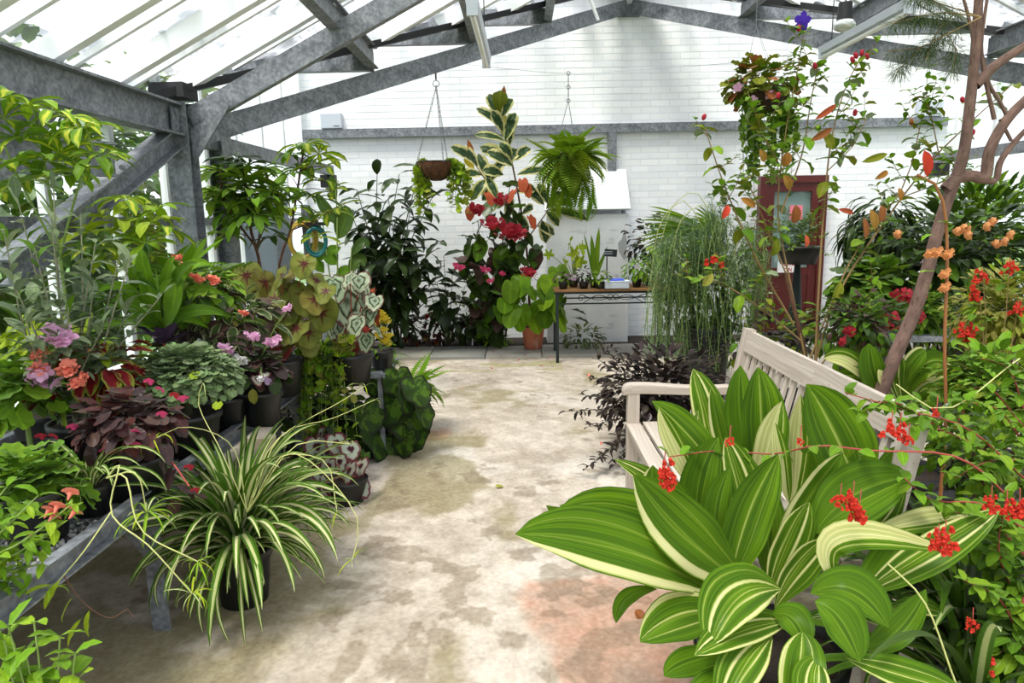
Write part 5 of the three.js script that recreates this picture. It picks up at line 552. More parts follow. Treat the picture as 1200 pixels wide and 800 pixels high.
{ // pots and things on the iron table
  const ty = 0.77, tp = (u, v) => onY(u, v, ty + 0.0), at = (u, z = -7.15) => V(P(u, 335, -z).x, ty, z);
  const small = (label, seed, u, z, r, h, mat, f, nm = 'seedling') => { R = rng(seed); const b = at(u, z), p = new Plant(nm, label, 'potted plant', b); p.pot(r, h, mat); f(p, V(b.x, ty + h, b.z)); return p.done(); }; void tp;
  small('young lobed-leaf plant in a black pot on the iron table', 301, 672, -7.25, 0.055, 0.09, M.pot, (p, c) => { p.stem([c, P(673, 315, 7.25), P(670, 290, 7.25)], 0.005, 0.003); facing(p, [[672, 295, 24], [682, 288, 22], [668, 283, 20], [676, 308, 24], [643, 297, 16], [680, 305, 20], [662, 305, 16]], 7.2, G.fig, L.lime, { base: c.clone(), smat: ST.green, lean: 1.0 }); }, 'young_fig');
  small('upright strap-leaved plant in a black pot on the iron table', 302, 697, -7.2, 0.055, 0.08, M.pot, (p, c) => { for (const [u, v, w] of [[702, 266, 7], [693, 275, 7], [684, 272, 3], [712, 288, 4], [697, 290, 6], [690, 300, 4], [706, 300, 4]]) { const t = P(u, v, 7.2); p.strap(c, c.clone().lerp(t, 0.5), t, px(w, 7.2), pick(L.mid), { pr: prof(0.2, 0.5), nl: 6 }); } }, 'young_agave');
  small('purple and white bedding plant on the iron table edge', 303, 660, -7.08, 0.05, 0.07, M.pot, (p, c) => { p.cushion(c.clone().add(V(0, 0.03, 0)), V(0.1, 0.07, 0.08), 40, { geos: G.small, mats: [...L.dark, L.wine[0]], size: [0.04, 0.06] }); for (let k = 0; k < 8; k++) p.bloom(G.flower5, k % 3 ? F.mauve : F.white, c.clone().add(V(rr(-0.06, 0.14), rr(0.02, 0.08), rr(0.02, 0.08))), 0, 0.8, 0.025); });
  small('dark-leaved bedding plant on the iron table', 304, 684, -7.08, 0.05, 0.07, M.pot, (p, c) => p.cushion(c.clone().add(V(0, 0.05, 0)), V(0.08, 0.09, 0.08), 45, { geos: G.small, mats: [L.brown[0], L.wine[1], L.deep[0]], size: [0.05, 0.07] }));
  small('low green seedling in a black pot near the black label', 305, 703, -7.05, 0.05, 0.07, M.pot, (p, c) => p.cushion(c.clone().add(V(0, 0.03, 0)), V(0.1, 0.09, 0.08), 50, { geos: G.small, mats: L.mid, size: [0.05, 0.07] }));
  small('narrow-leaved seedling with a white flower right of the blue lid', 306, 746, -7.15, 0.05, 0.08, M.pot, (p, c) => { p.cushion(c.clone().add(V(0, 0.07, 0)), V(0.13, 0.13, 0.1), 80, { geos: G.lance, mats: [...L.mid, L.grey[0], L.fresh[1]], size: [0.07, 0.11] }); p.bloom(G.flower5, F.white, P(747, 313, 7.0), 0, 1, 0.035); });
  small('narrow-leaved seedling next to the small clay pot', 307, 762, -7.3, 0.05, 0.08, M.pot, (p, c) => p.cushion(c.clone().add(V(0, 0.07, 0)), V(0.12, 0.13, 0.1), 60, { geos: G.lance, mats: L.mid, size: [0.08, 0.12] }));
  small('bright leafy plant in a small clay pot on the iron table', 308, 770, -7.08, 0.055, 0.09, M.clay, (p, c) => facing(p, [[768, 295, 18], [775, 305, 18], [762, 290, 16], [780, 292, 18], [772, 315, 14], [760, 308, 14]], 7.1, G.fig, L.fresh, { base: c.clone(), smat: ST.green }));
  { const b = at(722, -7.06), s = thing('storage_box', 'clear plastic box with a blue clip lid on the iron table', 'box', b); mesh('tub', new RoundedBoxGeometry(0.25, 0.075, 0.16, 2, 0.012).translate(0, 0.04, 0), new THREE.MeshPhysicalMaterial({ color: 0xdfe9f4, roughness: 0.3, transmission: 0.35, thickness: 0 }), s); mesh('lid', new RoundedBoxGeometry(0.15, 0.02, 0.165, 2, 0.006).translate(0, 0.088, 0), std(0x3a55d8, { roughness: 0.4 }), s); mesh('lid_rim', new RoundedBoxGeometry(0.255, 0.012, 0.168, 2, 0.004).translate(0, 0.079, 0), std(0xe4ecf4, { roughness: 0.4 }), s); }
  { const b = at(711, -7.18), s = thing('plant_label', 'small black slate plant label on a stake among the seedlings', 'label', b); mesh('stake', B3(0.012, 0.33, 0.006, 0, 0.165, 0), M.black, s); const pl = mesh('plate', B3(0.13, 0.075, 0.006, 0.01, 0.36, 0.006), M.black, s); pl.rotation.z = -0.08; for (const y of [0.372, 0.35]) mesh('writing', B3(0.09, 0.006, 0.002, 0.01, y, 0.011), M.boxGrey, s); }
  { const b = V(P(727, 318, 7.3).x, ty, -7.3), s = thing('seed_tray_cover', 'clear plastic cup standing behind the blue-lidded box', 'cup', b); mesh('cup', new THREE.CylinderGeometry(0.05, 0.04, 0.12, 18, 1, true).translate(0, 0.06, 0), new THREE.MeshPhysicalMaterial({ color: 0xf2f6f6, roughness: 0.2, transmission: 0.7, thickness: 0, side: THREE.DoubleSide }), s); }
}
// planting along the bed
const tuft = (nm, label, seed, u, v, D, rad, n, o, y = 0.03) => { R = rng(seed); const c = P(u, v, D), b = V(c.x, y, c.z), p = new Plant(nm, label, 'plant', b); p.stem([b, c.clone().add(V(0, -rad.y * 0.3, 0))], 0.008, 0.006, o.smat ?? ST.dark); p.cushion(c, rad, n, o); return p.done(); };
tuft('foliage_plant', 'dark crimson foliage plant at the foot of the white wall', 310, 500, 388, 8.0, V(0.26, 0.18, 0.14), 90, { geos: G.ovate, mats: [L.coleus[1], L.wine[0], L.wine[1]], size: [0.09, 0.14], low: -0.8, tilt: 0.4 });
tuft('foliage_plant', 'pale variegated low plant before the white cupboard', 311, 683, 396, 7.75, V(0.2, 0.12, 0.14), 90, { geos: G.lance, mats: [...L.vari, L.grey[0]], size: [0.09, 0.14], low: -0.5, tilt: 0.3 });
tuft('foliage_plant', 'small green clump between the red begonia and the clay pot', 312, 578, 400, 7.95, V(0.18, 0.1, 0.1), 50, { geos: G.ovate, mats: [...L.fresh, L.mid[0]], size: [0.06, 0.1], low: -0.5 });
tuft('foliage_plant', 'dark low undergrowth below the dark lance-leaved shrub', 313, 455, 385, 7.9, V(0.3, 0.22, 0.14), 90, { geos: G.lance, mats: [...L.deep, L.dark[0]], size: [0.12, 0.2], low: -0.8 });
tuft('foliage_plant', 'dark tangle of stems and leaves under the red begonia', 314, 560, 385, 8.0, V(0.3, 0.2, 0.12), 110, { geos: G.begonia, mats: [...L.deep, L.wine[1]], size: [0.09, 0.15], low: -0.9 });
tuft('foliage_plant', 'thin creeping plant on the wall above the crimson foliage', 315, 528, 362, 8.2, V(0.22, 0.25, 0.08), 50, { geos: G.ovate, mats: [L.olive[0], L.mid[1]], size: [0.05, 0.09], low: -0.9 });
tuft('dusky_shrub', 'bronze-leaved shrub between the white cupboard and the palm', 316, 770, 283, 7.8, V(0.36, 0.3, 0.2), 220, { geos: G.ovate, mats: [...L.brown, L.deep[1]], size: [0.07, 0.11], low: -1, tilt: 0.3, fill: 0.4, smat: ST.brown });
tuft('foliage_plant', 'leafy green plant right of the iron table behind the rosemary', 317, 785, 325, 7.4, V(0.28, 0.35, 0.2), 110, { geos: G.lance, mats: [...L.dark, L.mid[1]], size: [0.12, 0.18], low: -1, tilt: 0.3, fill: 0.4 });
R = rng(320); for (let k = 0; k < 9; k++) { const [u, v] = [[587, 417], [607, 421], [632, 425], [642, 421], [644, 418], [614, 416], [640, 407], [580, 412], [575, 427]][k], m = one('fallen_petal', 'small red begonia petal fallen on the paving', 'petal', G.small[0], F.red, 'fallen red petals'); m.position.copy(onY(u, v, 0.036)); m.rotation.y = rr(0, 6); m.scale.setScalar(0.045); m.position.y = v > 421 ? 0.004 : 0.036; }
for (const [u, v] of [[516, 405], [552, 407]]) { const b = onY(u, v + 2, 0.03), m = one('plant_tag', 'small white plastic plant tag pushed into the soil bed', 'tag', new RoundedBoxGeometry(0.018, 0.09, 0.003, 1, 0.001).translate(0, 0.045, 0), M.frame, 'white plant tags in the bed'); m.position.set(b.x, 0.02, -7.95); m.rotation.x = -0.15; }
{ const m = one('fallen_leaf', 'single curled yellow leaf lying on the concrete floor', 'leaf', G.ovate[1], L.yellow[0]); m.position.copy(onY(580, 570, 0.012)); m.rotation.set(0.1, 1.9, 0.1); m.scale.setScalar(0.06); }
{ const m = one('fallen_leaf', 'dry brown leaf under the big aspidistra leaves', 'leaf', G.ovate[2], L.orange[2]); m.position.copy(onY(745, 714, 0.015)); m.rotation.set(0.1, 0.4, 0.3); m.scale.setScalar(0.07); }
/* ------------------------------------------------------------------ right side */
{ // fan palm
  R = rng(401); const c = P(850, 292, 6.3), b = V(c.x, 0.02, c.z), p = new Plant('fan_palm', 'pale green fan palm leaf reaching from behind the trailing rosemary', 'palm', b); p.stem([b, c], 0.02, 0.012);
  for (const [ou, ov, a0, a1, len, n] of [[832, 274, 2.72, 3.55, 88, 15], [852, 292, 2.9, 4.1, 66, 14], [846, 280, 2.2, 2.9, 50, 8]]) { const o = P(ou, ov, 6.25); p.stem([c, o], 0.006, 0.005); for (let i = 0; i < n; i++) { const a = mixn(a0, a1, i / (n - 1)), l = len * rr(0.85, 1), t = P(ou + Math.cos(a) * l, ov - Math.sin(a) * l, 6.15 + rr(-0.1, 0.05)); p.strap(o, o.clone().lerp(t, 0.5).add(V(0, 0.04, 0)), t, px(5, 6.2), pick([L.mid[0], L.mid[2], L.grey[2]]), { pr: prof(0.3, 0.6), nl: 6, fold: 0.6 }); } } p.done(); }
{ // trailing rosemary-like curtain
  R = rng(402); const c = P(832, 300, 5.5), b = V(c.x, 0, c.z - 0.1), p = new Plant('trailing_rosemary', 'large cascading plant with fine needle leaves behind the bronze shrub', 'plant', b); p.pot(0.22, 0.6);
  const nm = [lm(0x7f9f6c, { keep: true }), lm(0x62865a, { keep: true }), lm(0x97b082, { keep: true }), lm(0x547850, { keep: true })];
  for (let k = 0; k < 270; k++) { const u = rr(764, 900), top = 262 + Math.abs(u - 840) * 0.5 + rr(-20, 45), bot = Math.min(436, top + rr(60, 190)), D = 5.5 + rr(-0.35, 0.35), s = P(840 + (u - 840) * 0.5, top + 30, 5.55), j1 = rr(-14, 14), pts = k % 4 ? [s, P(u, top, D), P(u + j1, (top + bot) / 2, D - 0.05), P(u + j1 + rr(-14, 14), bot, D - 0.08)] : [s, P(u, top + 20, D), P(u + j1, top - rr(0, 20), D), P(u + j1 * 2.2, top + rr(-25, 10), D)]; p.stem(pts, 0.003, 0.0018, ST.green, 4); const cv = new THREE.CatmullRomCurve3(pts), m = pick(nm); for (let i = 0; i < 76; i++) { const q = cv.getPoint(0.1 + 0.9 * i / 76); p.tiny(G.needle[i & 1], m, q, i * 2.4, rr(-0.2, 0.8), 0, rr(0.035, 0.06)); } }
  p.cushion(P(832, 350, 5.75), V(0.42, 0.6, 0.25), 500, { geos: G.lance, mats: [L.dark[0], L.mid[1]], size: [0.08, 0.13], tiny: true, low: -1, tilt: 0.8, fill: 0.3 });
  for (const pts of [[[840, 300], [800, 235], [775, 260], [762, 330]], [[845, 290], [815, 225], [790, 240], [770, 300]], [[850, 300], [830, 240], [800, 255], [785, 330]], [[860, 300], [880, 235], [900, 250]], [[820, 330], [785, 300], [762, 350], [758, 395]]]) { const q = pts.map(([u, v]) => P(u, v, 5.35)); p.stem(q, 0.004, 0.002, ST.pale, 4); const cv = new THREE.CatmullRomCurve3(q); for (let i = 0; i < 40; i++) p.tiny(G.needle[1], nm[2], cv.getPoint(i / 40), i * 2.4, 0.3, 0, 0.03); }
  for (const [u, v] of [[843, 303], [838, 300], [828, 305], [835, 302], [846, 308]]) p.bloom(G.bell, F.scarlet, P(u, v, 5.1), 0, 0, 0.06); p.done('needles'); }
{ // bronze shrub in the aisle
  R = rng(403); const q = onY(760, 535, 0), b = V(q.x + 0.1, 0, q.z - 0.15), p = new Plant('bronze_shrub', 'low bronze-black shrub sprawling past the arm of the garden seat', 'shrub', b); p.pot(0.15, 0.2);
  for (const [u, v, d] of [[664, 482, 4.0], [680, 462, 4.0], [700, 420, 4.4], [715, 405, 4.6], [690, 440, 4.3], [735, 420, 4.5], [725, 450, 4.2], [760, 440, 4.3], [705, 480, 4.0], [690, 500, 3.9], [720, 510, 3.9], [685, 550, 3.75], [700, 540, 3.8], [720, 545, 3.8], [740, 500, 4.0], [750, 470, 4.2], [780, 430, 4.5], [800, 425, 4.6], [830, 420, 4.7], [850, 410, 4.8], [790, 460, 4.4], [820, 450, 4.5], [770, 490, 4.1], [735, 470, 4.1], [715, 470, 4.1], [700, 400, 4.7], [745, 405, 4.7]]) { const t = P(u, v, d); p.branch([b.clone().setY(0.16), b.clone().lerp(t, 0.55).add(V(0, 0.12, 0)), t], 0.004, 0.0015, { geos: G.lance, mats: L.brown, n: 30, from: 0.25, size: [0.055, 0.09], pitch: [-0.6, 0.6], smat: ST.dark, tip: 0.8 }); }
  p.cushion(P(775, 460, 4.3), V(0.4, 0.3, 0.25), 1100, { geos: G.small, mats: [...L.brown, L.wine[1]], size: [0.06, 0.085], tiny: true, low: -0.9, tilt: 0.3, fill: 0.3 }); for (const [u, v] of [[690, 437], [704, 517]]) p.bloom(G.small[0], F.coral, P(u, v, 3.95), 0, -0.5, 0.03); p.done(); }
{ // tibouchina
  R = rng(404); const q = P(945, 430, 4.45), b = V(q.x, 0, q.z), D = 4.4, p = new Plant('glory_bush', 'tall open shrub with orange-tinted leaves and one purple flower', 'shrub', b); p.pot(0.2, 0.3);
  const mm = [...L.mid, L.fresh[1], L.grey[2], L.olive[0], L.olive[1], L.mid[0]], W = (l) => l.map(([u, v, d]) => P(u, v, d ?? D)), o = (n, from = 0.3) => ({ geos: G.ovate, mats: mm, n, from, pairs: true, size: [0.1, 0.165], pitch: [-0.7, 0.5], smat: ST.brown, tip: 0.7 });
  p.stem([b, q, P(935, 380, D), P(920, 320, D)], 0.02, 0.012, ST.brown, 7);
  const br = p.branch; p.branch = function (pts, r0, r1, o) { br.call(p, pts, r0, r1, { ...o, n: Math.round(o.n * 0.8), smat: ST.twig }); const c = new THREE.CatmullRomCurve3(pts, false, 'centripetal'); for (let k = 0; k < 5; k++) { const s = c.getPoint(mixn(o.from, 0.95, k / 4)), a = rr(0, 6.28), e = s.clone().add(V(Math.sin(a) * 0.11, rr(0.06, 0.16), Math.cos(a) * 0.11)); br.call(p, [s, s.clone().lerp(e, 0.5).add(V(0, -0.01, 0)), e], 0.0025, 0.0015, { geos: G.ovate, mats: mm, n: 4, from: 0.3, pairs: true, size: [0.06, 0.105], pitch: [-0.4, 0.7], smat: ST.twig, tip: 0.7, tiny: p.n > 290 }); } return p; };
  p.branch(W([[948, 440], [928, 340], [912, 250], [920, 160], [935, 80], [942, 38]]), 0.008, 0.003, o(13, 0.35)); p.branch(W([[955, 440], [960, 330], [966, 240], [975, 160], [990, 105], [1006, 72]]), 0.01, 0.003, o(12, 0.4)); p.branch(W([[930, 380], [885, 300], [850, 220], [826, 150]]), 0.008, 0.003, o(10, 0.25)); p.branch(W([[950, 440], [985, 340], [1040, 255], [1090, 190], [1130, 150, 4.1], [1185, 100, 3.9]]), 0.009, 0.003, o(13, 0.3)); p.branch(W([[945, 430], [1000, 300], [1060, 215], [1080, 140]]), 0.007, 0.003, o(9, 0.4)); p.branch(W([[925, 330], [900, 270], [870, 210], [850, 240]]), 0.006, 0.003, o(6)); p.branch(W([[915, 250], [940, 180], [950, 120], [958, 80]]), 0.006, 0.003, o(8)); p.branch(W([[940, 400], [890, 360], [840, 330], [800, 325]]), 0.006, 0.003, o(6)); p.branch(W([[960, 430], [1000, 380], [1025, 330]]), 0.006, 0.003, o(6)); p.branch(W([[918, 200], [895, 160], [885, 130]]), 0.004, 0.002, o(6)); p.branch(W([[970, 200], [1000, 170], [1015, 140]]), 0.004, 0.002, o(5)); p.branch(W([[1060, 230], [1100, 215], [1140, 200, 4.1]]), 0.004, 0.002, o(5)); p.branch(W([[1100, 180], [1090, 130], [1085, 115]]), 0.004, 0.002, o(4));
  for (const [u, v, t, m, s] of [[1083, 176, [1086, 207], L.red[0], 17], [853, 240, [846, 256], L.red[0], 12], [868, 232, [885, 243], L.orange[0], 12], [918, 195, [922, 178], L.orange[0], 16], [930, 262, [932, 240], L.orange[2], 16], [925, 222, [918, 205], L.orange[1], 14], [1020, 245, [1025, 270], L.orange[1], 14], [1033, 240, [1030, 262], L.orange[2], 12], [1012, 255, [1014, 280], L.orange[2], 10], [1000, 250, [982, 245], L.red[1], 9], [950, 165, [975, 150], L.orange[2], 12], [955, 140, [980, 122], L.red[1], 10], [1040, 200, [1025, 210], L.orange[0], 10], [895, 190, [890, 175], L.orange[1], 12], [985, 330, [975, 355], L.olive[1], 16], [823, 335, [835, 320], L.yellow[0], 14], [944, 275, [944, 290], L.red[1], 8], [1053, 220, [1054, 235], L.orange[0], 9], [905, 300, [910, 280], L.olive[0], 14], [1010, 190, [1040, 180], L.olive[1], 12], [965, 155, [975, 175], L.olive[1], 16]]) { const A = P(u, v, D - 0.1), Tt = P(...t, D - 0.12); p.strap(A, A.clone().lerp(Tt, 0.5).add(V(0.005, 0, 0.01)), Tt, px(s * 0.72, D), m, { pr: prof(0.7, 0.75), nl: 6, fold: 0.35, face: V(-0.1, 0.15, 1) }); }
  p.bloom(G.flower5, F.violet, P(942, 25, 4.35), 0.2, 1.3, 0.062); for (const [u, v] of [[1003, 65], [1010, 62], [1016, 66], [999, 70], [936, 33], [955, 77], [1128, 117], [825, 137], [912, 112], [1002, 132], [1068, 143], [1140, 155]]) { const m = p.bloom(G.bud, R() > 0.4 ? F.crimson : L.orange[2], P(u, v, D - 0.05), 0, 0, 0.028, 'bud'); m.rotation.set(0, 0, rr(-0.5, 0.5)); } p.done(); }
{ // brown-barked tree
  R = rng(405); const D = 2.95, q = P(1033, 458, D), b = V(q.x - 0.12, 0, q.z), p = new Plant('bare_tree', 'leaning brown-barked tree trunk rising behind the garden seat', 'tree', b), W = (l) => l.map(([u, v, d]) => P(u, v, d ?? D)); const t = tubeGeo([b, ...W([[1033, 458], [1075, 355], [1105, 250], [1128, 185], [1137, 120], [1143, 60], [1148, -20]])].map((x) => p.rel(x)), 0.037, 0.016, 12, 6); mesh('trunk', t, ST.bark, p.o);
  for (const [l, r0, r1] of [[[[1108, 222], [1120, 210], [1140, 206], [1153, 209], [1160, 175], [1180, 140], [1215, 105]], 0.026, 0.018], [[[1143, 100], [1165, 78], [1215, 45]], 0.022, 0.014], [[[1150, 209], [1166, 212], [1172, 190], [1190, 165], [1215, 140]], 0.014, 0.01], [[[1143, 60], [1135, 20], [1125, -15]], 0.008, 0.005], [[[1165, 140], [1150, 60], [1158, -10]], 0.009, 0.006], [[[1182, 140], [1172, 120], [1160, 100], [1150, 60]], 0.008, 0.006], [[[1172, 140], [1185, 165]], 0.007, 0.007]]) mesh('branch', tubeGeo(W(l).map((x) => p.rel(x)), r0, r1, 9, 5), ST.bark, p.o); p.done(); }
{ // needle-leaved branch
  R = rng(406); const D = 2.8, b = P(1150, 20, D + 0.15), p = new Plant('needle_branch', 'feathery branch with fine grey-green needles under the roof', 'branch', b); for (const [l, n] of [[[[1150, 20], [1110, 40], [1080, 55], [1040, 60]], 40], [[[1150, 20], [1110, 15], [1075, 20], [1045, 28]], 40], [[[1110, 40], [1120, 60], [1115, 85]], 24], [[[1150, 20], [1090, 0], [1065, -10]], 30], [[[1080, 55], [1060, 75], [1050, 82]], 16], [[[1120, 15], [1100, 35], [1085, 70]], 24]]) { const q = l.map(([u, v]) => P(u, v, D + rr(-0.06, 0.06))); p.stem(q, 0.003, 0.0015, ST.twig, 4); const c = new THREE.CatmullRomCurve3(q); for (let i = 0; i < n * 9; i++) p.tiny(G.needle[i & 1], pick([L.grey[1], L.dark[2], L.dark[0]]), c.getPoint(0.2 + 0.8 * i / (n * 9)), i * 2.4, rr(-1.2, 0.3), 0, V(0.016, 0.05, rr(0.05, 0.1))); } p.done('needles'); }
{ R = rng(407); const D = 2.45, b = P(1108, 505, D), g = V(b.x, 0, b.z), p = new Plant('cane_plant', 'single orange-brown cane with apricot flowers in front of the tree', 'plant', g); p.stem([g, b, P(1107, 400, D), P(1110, 300, D), P(1106, 240, D), P(1095, 215, D), P(1075, 205, D)], 0.0075, 0.005, ST.cane, 8); for (const [u, v] of [[1101, 297], [1114, 299], [1110, 322], [1093, 298], [1110, 338]]) { p.bloom(G.head[0], F.apricot, P(u, v, D - 0.02), 0, 0.9, 0.03); } for (const [u, v, a] of [[1096, 275, -1.4], [1095, 318, -1.4], [1118, 345, 1.4], [1085, 212, -1.2], [1098, 260, 1.3]]) p.leaf(pick(G.ovate), pick(L.fresh), P(u, v, D), a, 0.1, 0, 0.06); p.done(); }
{ // shrubs by the right windows
  R = rng(408); const mk = (nm, label, seed, c, rad, n, o, fl, fm, fs, fg) => { R = rng(seed); const b = V(c.x, 0, c.z), p = new Plant(nm, label, 'shrub', b); p.pot(0.2, 0.35); p.stem([b.clone().setY(0.3), c], 0.015, 0.01, ST.brown); for (let k = 0; k < 7; k++) { const a = rr(0, 6.28); p.stem([b.clone().setY(0.3), c.clone().add(V(Math.sin(a) * rad.x * 0.7, rr(-0.4, 0.6) * rad.y, Math.cos(a) * rad.z * 0.7))], 0.008, 0.004, ST.brown); } p.cushion(c, rad, n, o); p.cushion(c, rad.clone().multiplyScalar(0.8), Math.round(n * 2.2), { ...o, tiny: true, fill: 0.2, size: o.size.map((x) => x * 1.15) }); (fl ?? []).forEach(([u, v, d]) => p.bloom(fg ?? G.flower5, fm, P(u, v, d), rr(-0.4, 0.4), rr(0.8, 1.3), fs)); return p.done(); };
  mk('hibiscus', 'glossy green shrub with apricot flowers by the right windows', 409, P(1118, 320, 5.3), V(0.62, 0.62, 0.4), 300, { geos: G.ovate, mats: [...L.dark, L.mid[1], L.deep[2]], size: [0.1, 0.15], low: -0.9, tilt: 0.4, fill: 0.7 }, [[1055, 275, 4.9], [1125, 272, 4.85], [1133, 268, 4.85], [1160, 266, 4.85], [1166, 261, 4.85], [1170, 287, 4.85], [1180, 284, 4.85], [1187, 276, 4.85], [1138, 276, 4.85]], F.apricot, 0.06, G.ruffle);
  mk('hibiscus', 'taller green shrub with upright leafy shoots against the right glass', 410, P(1150, 268, 6.6), V(0.75, 0.45, 0.4), 230, { geos: G.lance, mats: [...L.mid, L.dark[0], L.dark[2]], size: [0.12, 0.18], low: -0.9, tilt: -0.1, fill: 0.7 });
  mk('weeping_fig', 'dark weeping fig with long hanging leaves left of the apricot shrub', 411, P(1030, 290, 6.6), V(0.38, 0.5, 0.3), 260, { geos: G.willow, mats: [...L.deep, L.dark[0]], size: [0.16, 0.26], low: -0.7, tilt: 1.3, fill: 0.6 });
  mk('heart_leaf_vine', 'green heart-leaved plant low behind the tree trunk', 412, P(1025, 345, 5.2), V(0.35, 0.3, 0.25), 150, { geos: G.heart, mats: [...L.mid, L.fresh[1], L.dark[2]], size: [0.1, 0.15], low: -0.7, tilt: 0.5 });
  mk('small_leaf_vine', 'small-leaved green plant right of the tree trunk', 413, P(1080, 375, 4.9), V(0.22, 0.24, 0.2), 170, { geos: G.small, mats: [...L.mid, L.dark[2]], size: [0.05, 0.075], low: -0.7, tilt: 0.5 }, [[1075, 374, 4.6], [1055, 347, 4.5], [1062, 349, 4.5], [1073, 349, 4.5], [1080, 350, 4.5], [1045, 375, 4.5], [1050, 380, 4.5]], F.crimson, 0.07, G.cluster[1]);
  mk('yellow_plectranthus', 'mass of small yellow-green leaves at the right edge', 414, P(1172, 368, 3.1), V(0.2, 0.22, 0.2), 300, { geos: G.small, mats: [...L.yellow, L.olive[1], L.lime[1]], size: [0.038, 0.06], low: -0.8, tilt: 0.4, fill: 0.8 });
  mk('leafy_shrub', 'bushy mid-green shrub with oval leaves below the yellow foliage', 415, P(1165, 462, 2.5), V(0.22, 0.2, 0.2), 260, { geos: G.ovate, mats: [...L.mid, L.fresh[1], L.olive[0]], size: [0.045, 0.07], low: -0.9, tilt: 0.3, fill: 0.5 });
  mk('dark_shrub', 'dark leaved shrub low behind the garden seat back', 416, P(1010, 380, 4.2), V(0.25, 0.2, 0.2), 120, { geos: G.ovate, mats: [L.dark[0], L.wine[2], L.mid[1]], size: [0.05, 0.08], low: -0.8, tilt: 0.4 }, [[995, 388, 4.0], [1000, 390, 4.0], [990, 400, 4.0]], F.crimson, 0.04, G.head[0]);
  const fl = (nm, label, seed, list, D, s) => { R = rng(seed); const c = P(...list[0], D), b = V(c.x + 0.1, 0.3, c.z - 0.05), p = new Plant(nm, label, 'plant', b); p.pot(0.1, 0.15); list.forEach(([u, v]) => { const q = P(u, v, D); p.stem([b, b.clone().lerp(q, 0.6).add(V(0.03, 0.06, 0)), q.clone().add(V(0, 0.03, 0))], 0.003, 0.0015, ST.twig); p.bloom(pick(G.hang), F.scarlet, q, rr(0, 6), 0, s); for (let k = 0; k < 6; k++) p.leaf(pick(G.ovate), pick(L.mid), b.clone().lerp(q, rr(0.5, 0.95)).add(V(rr(-0.03, 0.03), rr(0, 0.06), 0)), rr(0, 6), rr(-0.5, 0.5), 0, rr(0.05, 0.07)); }); return p.done(); };
  fl('fuchsia', 'scarlet hanging fuchsia flowers in front of the apricot shrub', 417, [[1145, 337], [1150, 320], [1128, 380], [1193, 358], [1135, 385], [1183, 310]], 2.9, 0.05);
}
{ // staging behind, right
  const p0 = P(1110, 360, 5.0), s = thing('plant_staging', 'dark plant staging under the apricot-flowered shrub', 'staging', V(p0.x + 0.2, 0, p0.z)); mesh('top', B3(1.7, 0.04, 0.6, 0, 0.62, 0), M.galv, s); for (const x of [-0.8, 0.8]) for (const z of [-0.26, 0.26]) mesh('leg', B3(0.05, 0.6, 0.05, x, 0.3, z), M.black, s); }
